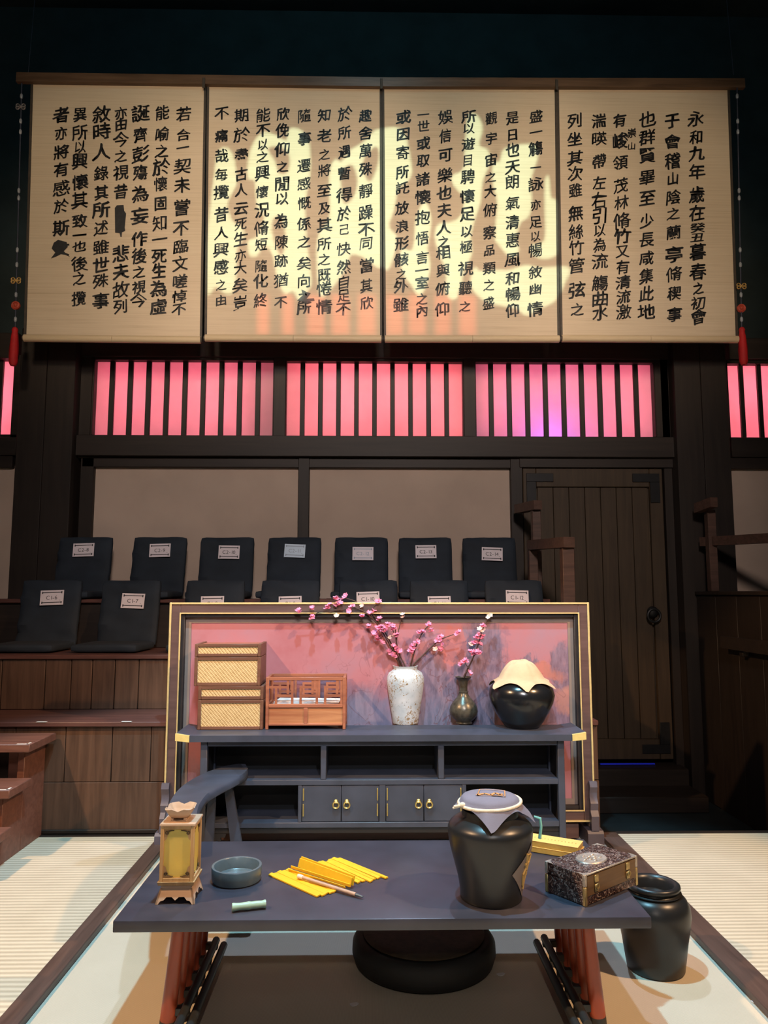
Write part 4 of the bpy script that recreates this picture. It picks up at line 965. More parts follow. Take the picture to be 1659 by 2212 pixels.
# plum branches
def flower(b, p, r, seed):
    rnd = random.Random(seed); tilt = Matrix.Rotation(rnd.uniform(-0.9, 0.9), 4, 'Z') @ Matrix.Rotation(rnd.uniform(0.2, 1.2), 4, 'X') @ Matrix.Rotation(rnd.uniform(0, 6), 4, 'Z')
    for k in range(5):
        a = 2*PI*k/5; mx = Matrix.Translation(p) @ tilt @ Matrix.Rotation(a, 4, 'Z')
        pts = [(0, 0, 0), (r*0.45, -r*0.42, r*0.18), (r*0.95, -r*0.33, r*0.5), (r*1.05, 0, r*0.5), (r*0.95, r*0.33, r*0.5), (r*0.45, r*0.42, r*0.18), (r*0.55, 0, r*0.05)]
        b.add([mx @ Vector(q) for q in pts], [(0, 1, 6), (1, 2, 6), (2, 3, 6), (3, 4, 6), (4, 5, 6), (5, 0, 6)])
def branch(mouth, path, twigs, flowers, yb, ytip, label):
    t = thing('plum_branch', mouth, label, 'branch', 'plum blossom branches in the vases')
    n_ = len(path); pts = []
    for i, (px, py) in enumerate(path): pts.append(FY(px, py, yb+(ytip-yb)*i/(n_-1)))
    pts = [Vector(mouth)+Vector((0, 0, -0.10)), Vector(mouth)]+pts[1:]
    cr = cat_rom(pts, 5); m_ = len(cr)
    MB().tube(cr, [0.0062*(1-0.62*i/m_) for i in range(m_)], 6).build('stem', 'twig', t)
    for tw in twigs:
        q = [FY(px, py, yb+(ytip-yb)*0.6-0.01*i) for i, (px, py) in enumerate(tw)]
        MB().tube(cat_rom(q, 4), 0.0024, 5).build('twig', 'twig', t)
    for i, (px, py, *mm) in enumerate(flowers):
        f = max(0, min(1, (path[0][1]-py)/max(1, path[0][1]-path[-1][1])))
        p = FY(px, py, yb+(ytip-yb)*f-0.012+0.01*math.sin(i*2.3))
        b = MB(); rr = random.Random(px*3+py); flower(b, p, 0.0165, i*7+px)
        for q_ in range(1 if mm else 2): flower(b, p+Vector((rr.uniform(-.016, .016), rr.uniform(-.008, .012), rr.uniform(-.018, .014))), rr.uniform(0.010, 0.015), i*5+py+q_)
        b.build('blossom', mm[0] if mm else 'petal', t, ang=80)
vt = vtop+Vector((0, 0, -0.012))
branch((vt.x-0.03, vt.y, vt.z), [(866, 1440), (848, 1405), (826, 1365), (806, 1338), (775, 1316), (735, 1317), (690, 1321), (643, 1320)], [[(806, 1338), (800, 1326)], [(735, 1317), (715, 1305)], [(690, 1321), (674, 1333)], [(775, 1316), (757, 1308)]],
       [(643, 1320), (672, 1315), (674, 1333), (704, 1316), (709, 1309), (753, 1321), (759, 1311), (727, 1331, 'petal_pale'), (782, 1332), (796, 1352), (806, 1368), (817, 1359), (815, 1379), (826, 1389), (840, 1407)], vc.y, vc.y-0.05, 'longest plum blossom branch, reaching far left from the white vase')
branch((vt.x-0.018, vt.y+0.012, vt.z), [(868, 1440), (852, 1405), (834, 1370), (815, 1340), (800, 1322), (775, 1303), (748, 1293), (705, 1292)], [[(800, 1322), (816, 1300)], [(748, 1293), (725, 1288)]],
       [(725, 1291), (728, 1304), (735, 1302), (745, 1289), (783, 1308, 'petal_pale'), (797, 1324), (808, 1318), (820, 1336), (816, 1301), (812, 1366), (820, 1354)], vc.y, vc.y-0.02, 'plum blossom branch rising left over the screen top from the white vase')
branch((vt.x+0.0, vt.y-0.02, vt.z), [(872, 1440), (862, 1412), (856, 1385), (854, 1360), (848, 1345)], [[(856, 1385), (866, 1340), (870, 1328)], [(856, 1380), (845, 1352)]],
       [(832, 1357), (840, 1350), (835, 1363), (851, 1358), (848, 1352), (855, 1371), (844, 1378, 'petal_pale'), (850, 1396), (858, 1402), (849, 1414), (861, 1409), (870, 1328, 'petal_pale')], vc.y, vc.y-0.06, 'upright plum blossom branch in the middle of the white vase')
branch((vt.x+0.03, vt.y, vt.z), [(890, 1440), (893, 1415), (903, 1385), (916, 1362), (928, 1350)], [[(893, 1415), (892, 1395)]],
       [(907, 1366), (914, 1365), (924, 1351), (931, 1360), (888, 1398), (897, 1389), (893, 1398), (889, 1408)], vc.y, vc.y-0.02, 'short plum blossom branch leaning right from the white vase')
branch((vt.x+0.036, vt.y-0.01, vt.z), [(898, 1436), (915, 1414), (938, 1392), (955, 1380), (987, 1368)], [[(938, 1392), (950, 1374)]],
       [(944, 1384), (950, 1377), (952, 1386), (941, 1403, 'petal_pale'), (952, 1402), (987, 1369)], vc.y, vc.y-0.02, 'plum blossom branch stretching furthest right from the white vase')
bt = btop+Vector((0, 0, -0.01))
branch((bt.x+0.004, bt.y, bt.z), [(1010, 1462), (1020, 1425), (1033, 1392), (1042, 1360), (1056, 1333)], [],
       [(1056, 1333, 'petal_pale'), (1043, 1352), (1036, 1359, 'petal_pale'), (1046, 1360, 'petal_pale'), (1034, 1373), (1030, 1380), (1041, 1378), (1023, 1389), (1016, 1393, 'petal_pale'), (1037, 1391)], bc.y, bc.y-0.02, 'tall plum blossom branch in the small bronze vase')
branch((bt.x+0.0, bt.y-0.006, bt.z), [(1008, 1462), (1012, 1444), (1020, 1424), (1030, 1408)], [[(1012, 1444), (1004, 1430)]],
       [(1020, 1408), (1027, 1410), (1036, 1411), (1005, 1426), (1000, 1431), (1014, 1453)], bc.y, bc.y-0.03, 'short plum blossom branch low in the small bronze vase')

# ------------------------------------------------------------------ low table
ZT = 0.40
fl, frr = FZ(247, 1985, ZT), FZ(1411, 1985, ZT); yt0 = (fl.y+frr.y)/2; yt1 = FZ(829, 1815, ZT).y
tx0, tx1 = fl.x, frr.x
tb = thing('low_table', ((tx0+tx1)/2, (yt0+yt1)/2, 0), 'low black lacquer table with rows of red legs in the foreground', 'table')
MB().box(tx0, tx1, yt0, yt1, ZT-0.037, ZT, 0.004, None, 2).build('tabletop', 'lacquer', tb)
lb = ZT-0.037
for sx in (-1, 1):
    tops = [(362+18, 1), (0, 0)]
    xtop = FY(361 if sx < 0 else 1298, 2012, 2.46).x; xbot = FY(331 if sx < 0 else 1326, 2228, 2.46).x
    for k in range(5):
        y = yt0+0.075+k*0.113
        top = Vector((xtop, y, lb)); bot = Vector((xbot, y-0.0, 0.0)); sock = bot+(top-bot)*0.17
        l = MB().tube([sock, top], [0.0262, 0.0205], 20).build('leg', 'red_leg', tb)
        MB().tube([bot, sock], [0.0268, 0.0266], 20).build('leg_sock', 'leg_sock', l)
    xr = FY(403 if sx < 0 else 1247, 2120, 2.6).x
    for (dx, z) in ((0, 0.10), (-sx*0.030, 0.082)):
        MB().tube([(xr+dx, yt0-0.05, z), (xr+dx, yt0+0.545, z)], 0.0145, 10).build('stretcher', 'leg_sock', tb)
    for k in range(5):
        y = yt0+0.075+k*0.113
        MB().box(*sorted((xr-sx*0.01, xbot-sx*0.02)), y-0.011, y+0.011, 0.075, 0.10, 0.002).build('leg_shadow_bar', 'leg_sock', tb)  # dark bars built in place of leg shadows towards the rails

def on_table(px, py): return FZ(px, py, ZT)
ZT1 = ZT+0.0008
# lantern
pl = on_table(377, 1950); lw = 0.058; lz = ZT1
lc = Vector((on_table(377, 1955).x, on_table(377, 1955).y+0.068, lz)); s = (lc.y-0.068)/1600
t = thing('table_lantern', tuple(lc), 'square carved wooden lantern glowing yellow on the left end of the table', 'lantern')
def frustum(b, c, w0, d0, z0, w1, d1, z1): 
    return b.hexa([c+Vector(q) for q in ((-w0, -d0, z0), (w0, -d0, z0), (w0, d0, z0), (-w0, d0, z0), (-w1, -d1, z1), (w1, -d1, z1), (w1, d1, z1), (-w1, d1, z1))])
b = MB()
def feet_side(sign_y, swap):
    pr_ = [(-0.067, 0), (-0.058, 0), (-0.05, 0.010), (-0.04, 0.012), (-0.03, 0.022), (-0.012, 0.022), (0, 0.012), (0.012, 0.022), (0.03, 0.022), (0.04, 0.012), (0.05, 0.010), (0.058, 0), (0.067, 0), (0.054, 0.048), (-0.054, 0.048)]
    def fn(u, v, dd):
        k = 0.067-(v/0.048)*0.013-dd
        return lc+(Vector((u, sign_y*k, v)) if not swap else Vector((sign_y*k, u, v)))
    b.prism(pr_, 0, 0.006, fn)
for sg in (-1, 1): feet_side(sg, False); feet_side(sg, True)
frustum(b, lc, 0.053, 0.053, 0.0475, 0.052, 0.052, 0.060); b.build('lantern_foot', 'lantern_base', t)
b = MB(); frustum(b, lc, 0.05, 0.05, 0.060, 0.05, 0.05, 0.066); frustum(b, lc, 0.036, 0.036, 0.066, 0.036, 0.036, 0.085); b.build('lantern_waist', 'carve_dark', t)
b = MB()
for k in range(14):
    for sg in (-1, 1):
        if abs(k-6.5) > 2.5: b.ball(lc+Vector(((k-6.5)*0.0072, sg*0.047, 0.069)), 0.0042, 0.004, 0.004, 8, 6)
b.build('bead_row', 'lantern_base', t)
zb0 = FY(377, 1905, lc.y-lw).z-lz; zb1 = FY(377, 1784, lc.y-lw).z-lz
b = MB(); frustum(b, lc, 0.06, 0.06, zb0-0.012, 0.063, 0.063, zb0); b.build('lantern_sill', 'lantern_wood', t)
b = MB(); th = 0.012
for sx in (-1, 1):
    for sy in (-1, 1): 
        x_ = sx*(lw-th/2); y_ = sy*(lw-th/2); b.box(lc.x+x_-th/2, lc.x+x_+th/2, lc.y+y_-th/2, lc.y+y_+th/2, lz+zb0, lz+zb1, 0.0015)
for sy in (-1, 1):
    y_ = lc.y+sy*(lw-th/2)
    b.box(lc.x-lw+th, lc.x+lw-th, y_-th/2, y_+th/2, lz+zb0, lz+zb0+0.012, 0.001); b.box(lc.x-lw+th, lc.x+lw-th, y_-th/2, y_+th/2, lz+zb1-0.012, lz+zb1, 0.001)
    x_ = lc.x+sy*(lw-th/2)
    b.box(x_-th/2, x_+th/2, lc.y-lw+th, lc.y+lw-th, lz+zb0, lz+zb0+0.012, 0.001); b.box(x_-th/2, x_+th/2, lc.y-lw+th, lc.y+lw-th, lz+zb1-0.012, lz+zb1, 0.001)
b.build('lantern_frame', 'lantern_wood', t)
frustum(MB(), lc, 0.061, 0.061, zb1, 0.0605, 0.0605, zb1+0.006).build('lantern_cap', 'lantern_base', t)
iw = lw-th
for (nx, ny) in ((0, -1), (0, 1), (1, 0), (-1, 0)):
    c_ = lc+Vector((nx*(lw-0.009), ny*(lw-0.009), 0)); a_ = Vector((abs(ny), abs(nx), 0))*iw; z0_, z1_ = Vector((0, 0, zb0+0.010)), Vector((0, 0, zb1-0.010)); g = Vector((nx, ny, 0))*0.001
    MB().hexa([c_-a_+z0_-g, c_+a_+z0_-g, c_+a_+z0_+g, c_-a_+z0_+g, c_-a_+z1_-g, c_+a_+z1_-g, c_+a_+z1_+g, c_-a_+z1_+g]).build('lantern_pane', 'lantern_paper', t)
# carved corner scrolls on each face
for (nx, ny) in ((0, -1), (1, 0)):
    wdt = Vector((abs(ny), abs(nx), 0)); base = lc+Vector((nx*(lw-0.006), ny*(lw-0.006), 0)); hm = (zb1-zb0)
    for su in (-1, 1):
        for sv in (0, 1):
            b = MB(); b2 = MB(); zc = zb0+0.012 if sv == 0 else zb1-0.012; dz = 1 if sv == 0 else -1
            def PT(u, v): return base+wdt*(su*(iw-u))+Vector((0, 0, zc+dz*v))
            b.add([PT(0, 0), PT(0.030, 0), PT(0.024, 0.007), PT(0.014, 0.008), PT(0.013, 0.018), PT(0.008, 0.034), PT(0, 0.040)], [(0, 1, 2, 3, 4, 5, 6)])
            sp = [PT(0.009+0.0065*math.cos(a_*0.6)*(1-a_*0.05), 0.012+0.0065*math.sin(a_*0.6)*(1-a_*0.05))+Vector((nx, ny, 0))*0.002 for a_ in range(0, 14)]
            b2.tube(sp, 0.0016, 6); b2.tube([PT(0.014, 0.008)+Vector((nx, ny, 0))*0.002, PT(0.026, 0.005)+Vector((nx, ny, 0))*0.002, PT(0.034, 0.004)+Vector((nx, ny, 0))*0.002], 0.0015, 6)
            cc0 = b.build('corner_carving', 'lantern_wood', t); b2.build('corner_scroll', 'carve_dark', cc0)
b = MB(); zt_ = zb1+0.006; b.box(lc.x-0.033, lc.x+0.025, lc.y-0.036, lc.y+0.036, lz+zt_, lz+zt_+0.004, 0.001)
for ox in (-0.026, 0.018):
    for oy in (-0.028, 0.028): b.box(lc.x+ox-0.005, lc.x+ox+0.005, lc.y+oy-0.005, lc.y+oy+0.005, lz+zt_+0.004, lz+zt_+0.012, 0.001)
b.build('dish_stand', 'lantern_base', t)
# petal-edged dish on top
vs = []; fs = []; ns = 32; dc = lc+Vector((-0.004, 0, zt_+0.012)); b = MB()
def sqr(th, r): 
    c_, s_ = math.cos(th), math.sin(th); k = (abs(c_)**5+abs(s_)**5)**(-1/5); return Vector((c_*k*r, s_*k*r, 0))
rws = [(0.030, 0.0, 0), (0.036, 0.006, 0), (0.048, 0.028, 1), (0.046, 0.030, 1), (0.030, 0.006, 0), (0.0005, 0.005, 0)]
for (r, z, wv) in rws:
    for k in range(ns):
        th_ = 2*PI*k/ns; cw = abs(math.cos(2*th_)); vs.append(dc+sqr(th_, r*(1+0.05*wv*(1-cw)))+Vector((0, 0, z+wv*0.006*(1-cw)-wv*0.003*math.cos(8*th_))))
for i in range(len(rws)-1):
    for k in range(ns): fs.append((i*ns+k, i*ns+(k+1) % ns, (i+1)*ns+(k+1) % ns, (i+1)*ns+k))
fs.append(tuple(range(ns))[::-1]); b.add(vs, fs); b.build('lantern_dish', 'lantern_base', t)
fl_ = MB(); fl_.lathe([(0.001, 0), (0.006, 0.004), (0.008, 0.012), (0.005, 0.024), (0.0005, 0.034)], lc+Vector((0.004, -0.01, zb0+0.045)), 12); fl_.build('flame', 'flame', t)
MB().lathe([(0, 0), (0.016, 0), (0.016, 0.03), (0.0, 0.031)], lc+Vector((0.004, -0.01, zb0+0.012)), 16).build('candle', 'paper', t)
point('lantern_lamp', (lc.x+0.004, lc.y-0.02, lz+zb0+0.05), 0.06, (1.0, 0.72, 0.20), 0.02)

# brush washer
bf = on_table(501, 1922); rb = 0.091; bc_ = Vector((bf.x, bf.y+rb, ZT1))
t = MB().lathe([(0, 0), (0.082, 0), (0.088, 0.003), (0.0905, 0.012), (0.0925, 0.05), (0.091, 0.0525), (0.083, 0.0525), (0.081, 0.05), (0.078, 0.014), (0.070, 0.008), (0, 0.007)], bc_, 64).build('brush_washer', 'stone')
t.data.transform(Matrix.Translation(-bc_)); t.location = bc_; tag(t, 'round shallow grey-blue washer bowl on the table beside the lantern', 'bowl')
# jade paperweight
a, c = on_table(501, 1970), on_table(574, 1962); a.z = c.z = ZT1+0.0135
pts = [a+(c-a)*(i/24) for i in range(25)]
rs = [0.0118+0.0016*max(0, 1-abs(f-0.5)*14)+0.0014*max(0, 1-abs(f-0.03)*14)+0.0014*max(0, 1-abs(f-0.97)*14)+0.0004*math.sin(f*20) for f in [i/24 for i in range(25)]]
o = MB().tube(pts, rs, 16).build('paperweight', 'jade'); tag(o, 'pale jade bamboo-shaped paperweight near the front table edge', 'paperweight')
# bamboo slips: left fan, upright folded leaf, right fan
sl = thing('bamboo_slip_book', tuple(on_table(710, 1900)), 'bright yellow bamboo slip book lying half folded on the table', 'slip book')
def slip(p0, p1, wv, z, tilt, name='slip', h=0.0045):
    # p0-p1: long axis on the table, wv: width vector
    u = (p1-p0).normalized(); wn = wv.normalized()
    z0 = Vector((0, 0, z)); tl_ = Vector((0, 0, tilt)); hh = Vector((0, 0, h)); e = wn*0.0012
    return MB().hexa([p0+z0+e, p1+z0+e, p1+wv+z0+tl_-e, p0+wv+z0+tl_-e, p0+z0+hh+e, p1+z0+hh+e, p1+wv+z0+tl_+hh-e, p0+wv+z0+tl_+hh-e])
def P0(px, py): p = on_table(px, py); p.z = ZT1; return p
def fan(a0, a1, b0, b1, n_, rnd):
    # a0,a1: first slip's ends ; b0,b1: last slip's ends
    for i in range(n_):
        f, g = i/n_, (i+1)/n_
        q0, q1, r0 = a0+(b0-a0)*f, a1+(b1-a1)*f, a0+(b0-a0)*g
        j = (q1-q0).normalized()*rnd.uniform(-0.010, 0.010)
        slip(q0+j, q1+j, (r0-q0)*0.96, 0.0004 if i % 2 == 0 else 0.0012, 0.003 if i % 2 == 0 else -0.0004).build('bamboo_slip', 'slip', sl)
rnd = random.Random(3)
fan(P0(581, 1893), P0(686, 1941), P0(624, 1879), P0(727, 1927), 5, rnd)
fan(P0(686, 1868), P0(775, 1912), P0(732, 1854), P0(838, 1896), 6, rnd)
for (x0_, y0_, x1_, y1_, ht, tl_) in ((623, 1885, 745, 1924, 0.014, -0.002), (628, 1880, 755, 1921, 0.016, 0.0), (643, 1877, 756, 1921, 0.036, 0.010), (647, 1874, 762, 1918, 0.038, 0.008)):
    a, c = P0(x0_, y0_), P0(x1_, y1_); nrm = Vector((0, 0, 1)).cross((c-a).normalized()); k = nrm*0.004; l_ = nrm*tl_; up = Vector((0, 0, ht)); z0 = Vector((0, 0, 0.0065))
    MB().hexa([a+z0, c+z0, c+k+z0, a+k+z0, a+up+l_, c+up+l_, c+up+l_+k, a+up+l_+k]).build('bamboo_slip', 'slip', sl)
# brush
a, c = P0(643, 1903), P0(778, 1941); a.z += 0.017; c.z += 0.0075
br_ = thing('writing_brush', tuple(a), 'pale wooden writing brush resting across the yellow slips', 'brush')
dv = c-a
MB().tube([a+dv*0.09, a+dv*0.5, a+dv*0.93], [0.0058, 0.0062, 0.0066], 12).build('brush_handle', 'brush_wood', br_)
MB().tube([a, a+dv*0.01, a+dv*0.09], [0.004, 0.0085, 0.0075], 12).build('brush_end', 'brush_cap', br_)
MB().tube([a+dv*0.93, a+dv*0.97, a+dv*1.04], [0.0048, 0.005, 0.0025], 10).build('brush_tip', 'stone', br_)

# wine jar on the table
jf = on_table(1072, 1966); rbj = 0.107; j2 = Vector((jf.x, jf.y+rbj, ZT1)); s = j2.y/1600
t = thing('wine_jar', tuple(j2), 'large black wine jar with grey tied cloth lid on the table', 'jar')
hj2 = FY(1077, 1760, j2.y).z-ZT1
pj = [(0, 0), (.104, 0), (.107, .004), (.108, .10*hj2), (.114, .25*hj2), (.128, .45*hj2), (.141, .63*hj2), (.1475, .78*hj2), (.146, .88*hj2), (.128, .95*hj2), (.108, .99*hj2), (.099, 1.01*hj2), (.098, 1.08*hj2), (.09, 1.1*hj2), (0, 1.1*hj2)]
zp = cat_rom([(r, z, 0) for r, z in pj[2:11]], 3)
pj = pj[:2]+[(p.x, p.y) for p in zp]+pj[11:]
MB().lathe(pj, j2, 72).build('jar_body', 'jar_matte', t, ang=50)
# cloth lid: flat top, tied rim, pointed skirt
zc0 = FY(1077, 1751, j2.y-0.115).z; zc1 = FY(1077, 1712, j2.y).z
b = MB(); vs = []; fs = []; nsg = 96; rows = 14
for i in range(rows+1):
    for k in range(nsg):
        th = 2*PI*k/nsg; ft = math.sin(th*7+1)*0.5+math.sin(th*13)*0.3
        if i <= 4: r = 0.076*(i/4)+0.0005; z = zc1-0.006*(i/4)**2
        elif i <= 7: q = (i-4)/3; r = 0.0765+0.0285*math.sin(q*PI/2)**0.8+0.002*ft*q; z = zc1-0.006-(zc1-zc0-0.006)*(1-math.cos(q*PI/2))**0.85
        else:
            q = (i-7)/7; ft *= 1.3; a_ = ((th+0.12) % (PI/2))-PI/4; sq = (1/math.cos(a_)-1)/0.414
            L = (0.016+0.072*sq**0.9)*(1-0.55*max(0, -math.cos(th))); r = 0.1065+q*L*0.62+0.004*q*ft; z = zc0-q*L*0.80+0.003*q*ft
        vs.append(Vector((j2.x+r*math.cos(th), j2.y+r*math.sin(th), z)))
for i in range(rows):
    for k in range(nsg): fs.append((i*nsg+k, i*nsg+(k+1) % nsg, (i+1)*nsg+(k+1) % nsg, (i+1)*nsg+k))
b.add(vs, fs); cl = b.build('cloth_lid', 'grey_cloth', t, ang=80)
ex = lambda u, v: Vector((j2.x+u, j2.y+v, zc1+0.0008))
b = MB()
def strip(pts, wd):
    for p, q in zip(pts, pts[1:]):
        dx, dy = q[0]-p[0], q[1]-p[1]; L = math.hypot(dx, dy); nx_, ny_ = -dy/L*wd, dx/L*wd
        b.add([ex(p[0]-nx_, p[1]-ny_), ex(q[0]-nx_, q[1]-ny_), ex(q[0]+nx_, q[1]+ny_), ex(p[0]+nx_, p[1]+ny_)], [(0, 1, 2, 3)])
strip([(-0.048, -0.032), (-0.028, 0.045), (0.058, 0.025), (0.046, -0.048), (-0.048, -0.032)], 0.0018)
strip([(-0.05, -0.03), (-0.02, -0.012), (0.0, -0.03), (0.02, -0.005), (0.032, -0.028), (0.044, -0.02)], 0.006); strip([(0.0, -0.040), (0.04, -0.042)], 0.004)
b.build('lid_emblem', 'orange_print', cl, smooth=False)
rp_ = [Vector((j2.x+0.109*math.cos(2*PI*k/40), j2.y+0.109*math.sin(2*PI*k/40), zc0+0.006*math.cos(2*PI*k/40-0.3)-0.001)) for k in range(41)]
b = MB().tube(rp_, 0.0058, 10, False); p = Vector((j2.x-0.102, j2.y-0.045, zc0))
b.ball(p, 0.012, 0.01, 0.009); b.tube([p, p+Vector((-0.03, -0.006, -0.004))], [0.006, 0.004], 8); b.tube([p, p+Vector((-0.034, -0.004, -0.010))], [0.006, 0.004], 8)
b.build('tie_rope', 'rope', t)
pq = FY(1166, 1770, j2.y+0.02); MB().tube([pq+Vector((-0.02, 0, 0.01)), pq+Vector((0, -0.004, 0.004)), pq+Vector((0.003, -0.004, -0.025)), pq+Vector((-0.002, 0, -0.065))], [0.004, 0.006, 0.005, 0.006], 8).build('teal_tassel', 'teal', t)
# pasted label wrapped on the jar's right side
def jar_r(z):
    for (r0, z0), (r1, z1) in zip(pj, pj[1:]):
        if z0 <= z <= z1 and z1 > z0: return r0+(r1-r0)*(z-z0)/(z1-z0)
    return 0.1
def jpt(th, z, off): r = jar_r(z)+off; return Vector((j2.x+r*math.cos(th), j2.y+r*math.sin(th), ZT1+z))
b = MB(); vs = []; fs = []; g_ = 12; c_th, c_z = rad(-27), 0.112
for i in range(g_+1):
    for k in range(g_+1):
        u, v = i/g_-0.5, k/g_-0.5
        vs.append(jpt(c_th+(u-v)*0.66, c_z+(u+v)*0.092, 0.0022))
for i in range(g_):
    for k in range(g_): q = i*(g_+1)+k; fs.append((q, q+1, q+g_+2, q+g_+1))
b.add(vs, fs); lb_ = b.build('pasted_label', 'label_paper', t, ang=80)
b = MB()
for (u0, v0, u1, v1) in ((-.10, .30, -.02, .05), (-.02, .05, -.12, -.05), (.02, .28, .16, .24), (.12, .26, .06, .0), (.06, .0, .14, -.1), (-.1, -.05, .0, -.25), (.06, -.02, .05, -.32), (-.12, .12, .12, .14)):
    pts = [jpt(c_th-0.1+(u0+(u1-u0)*q/4), c_z+(v0+(v1-v0)*q/4)*0.2, 0.0035) for q in range(5)]
    b.tube(pts, 0.0042, 6)
b.build('label_brushwork', 'label_gold', lb_)

# carved box
A, Bc, Cc = on_table(1265, 1960), on_table(1163, 1934), on_table(1378, 1912)
ux = (Bc-A); uy = (Cc-A); th_box = math.atan2(uy.y, uy.x)
Lx = uy.length; Ly = ux.length*1.0
hbx = FY(1262, 1892, A.y).z-ZT
t = thing('carved_box', (A.x, A.y, ZT1), 'carved dark rosewood box with metal corners and oval medallion on the table right end', 'box', None, th_box)
# local frame: x along the long latch side, y to the back-left
def LB(x0_, x1_, y0_, y1_, z0_, z1_, bev=0.0): return MB().box(x0_, x1_, y0_, y1_, z0_, z1_, bev)
hl = hbx*0.62
bd = LB(0.002, Lx-0.002, 0.002, Ly-0.002, 0.0, hl-0.001, 0.002).build('box_body', 'carved', t, world=False)
ld = LB(0.002, Lx-0.002, 0.002, Ly-0.002, hl, hbx, 0.002).build('box_lid', 'carved', t, world=False)
MB().box(0.012, Lx-0.012, -0.0005, 0.002, 0.03, hbx-0.008).build('latch_side_panel', wood('box_latch_side', (0.085, 0.045, 0.016), (0.19, 0.11, 0.045), 'x', 0.4), t, world=False)
b = MB()
for i in range(25):
    pass
md = MB(); cx_, cy_ = Lx*0.5, Ly*0.5; rx_, ry_ = Lx*0.21, Ly*0.29
vs = []; fs = []
rg = [(0, 0.002), (0.55, 0.0028), (0.8, 0.002), (0.86, 0.0035), (0.95, 0.0035), (1.0, 0.0)]
for (f, z) in rg:
    for k in range(40):
        a_ = 2*PI*k/40; vs.append(Vector((cx_+max(f, .01)*rx_*math.cos(a_), cy_+max(f, .01)*ry_*math.sin(a_), hbx+z)))
for i in range(len(rg)-1):
    for k in range(40): fs.append((i*40+k, i*40+(k+1) % 40, (i+1)*40+(k+1) % 40, (i+1)*40+k))
md.add(vs, fs)
for k in range(10):
    a_ = 2*PI*k/10; md.ball((cx_+0.62*rx_*math.cos(a_)*((k % 2)*0.5+0.4), cy_+0.62*ry_*math.sin(a_)*((k % 2)*0.5+0.4), hbx+0.003), 0.010, 0.004, 0.003, 8, 6)
md.build('lid_medallion', 'silver', ld, world=False)
for (x_, y_) in ((0, 0), (Lx, 0), (0, Ly), (Lx, Ly)):
    sx = 1 if x_ == 0 else -1; sy = 1 if y_ == 0 else -1
    b = MB(); b.box(*sorted((x_-sx*0.001, x_+sx*0.011)), *sorted((y_-sy*0.001, y_+sy*0.011)), 0.0, hl-0.002, 0.0015); b.build('corner_strap', 'box_brass', bd, world=False)
    b = MB(); b.box(*sorted((x_-sx*0.001, x_+sx*0.011)), *sorted((y_-sy*0.001, y_+sy*0.011)), hl, hbx+0.001, 0.0015)
    b.add([Vector((x_, y_, hbx+0.0012)), Vector((x_+sx*0.038, y_, hbx+0.0012)), Vector((x_+sx*0.014, y_+sy*0.014, hbx+0.0012)), Vector((x_, y_+sy*0.038, hbx+0.0012))], [(0, 1, 2, 3)]); b.build('corner_plate', 'silver', ld, world=False)
b = MB(); b.box(0.011, Lx-0.011, -0.001, 0.003, hbx-0.004, hbx+0.001, 0.001); b.build('lid_edging', 'silver', ld, world=False)
for fx in (0.20, 0.80):
    x_ = Lx*fx
    LB(x_-0.011, x_+0.011, -0.004, -0.0005, hl+0.004, hbx-0.010, 0.0015).build('latch', 'box_brass', ld, world=False)
    b = MB(); b.box(x_-0.010, x_+0.010, -0.004, -0.0005, hl-0.026, hl-0.002, 0.0015); b.torus((x_, -0.007, hl-0.008), 0.008, 0.002); b.build('latch', 'box_brass', bd, world=False)
# gold booklets behind the jar
for k, (z, off) in enumerate(((0.0, 0.0), (0.0225, 0.004))):
    a, c = P0(1150, 1818), P0(1262, 1836)
    a = on_table(1130, 1838); c = on_table(1250, 1858); dv = (c-a).normalized(); nv = Vector((-dv.y, dv.x, 0))
    o = thing('gold_booklet', (a.x, a.y, ZT1+z), ('lower' if k == 0 else 'upper')+' gold-yellow booklet in the pile behind the wine jar', 'booklet', 'gold booklets behind the wine jar', math.atan2(dv.y, dv.x))
    LL = (c-a).length
    MB().box(off, LL-off, off, 0.10-off, 0.0, 0.021, 0.002).build('page_block', 'book_dark', o, world=False)
    MB().box(off-0.001, LL-off+0.001, off-0.001, 0.10-off, 0.0212, 0.0222).build('booklet_cover', 'book', o, world=False)
    if k == 1:
        b = MB()
        for q in range(14): b.box(0.02+q*LL*0.062, 0.024+q*LL*0.062, 0.046, 0.054, 0.0223, 0.0226)
        b.build('cover_stitching', 'book_dark', o, world=False)

# ------------------------------------------------------------------ floor jar, cushion, armchair
ff = FZ(1432, 2122, 0); rfl = 0.108; jc3 = Vector((FZ(1416, 2090, 0).x, ff.y+rfl, 0.001)); s = jc3.y/1600
t = thing('floor_jar', tuple(jc3), 'black pottery jar standing on the floor behind the right table end', 'jar')
H3 = FY(1425, 1905, jc3.y).z
rw = [(0, 0), (.104, 0), (.108, .004), (.115, .15*H3), (.124, .35*H3), (.134, .52*H3), (.139, .64*H3), (.136, .74*H3), (.124, .82*H3), (.110, .865*H3), (.102, .875*H3), (.104, .885*H3), (.107, .895*H3), (.099, .905*H3), (.096, .915*H3), (.094, .925*H3), (.1, .935*H3), (.104, .96*H3), (.102, .985*H3), (.093, 1.0*H3), (.082, .99*H3), (.074, .95*H3), (.072, .85*H3), (0, .8*H3)]
MB().lathe(rw, jc3, 72).build('jar_body', 'jar_matte', t, ang=60)
cf = FZ(913, 2146, 0); rc = 0.25; cc = Vector((FZ(915, 2070, 0).x, cf.y+rc, 0.001))
t = thing('round_cushion', tuple(cc), 'round black floor cushion under the table', 'cushion')
pc = [(0, 0), (.255, 0), (.275, .01), (.285, .04), (.283, .075), (.27, .095), (.255, .102)]
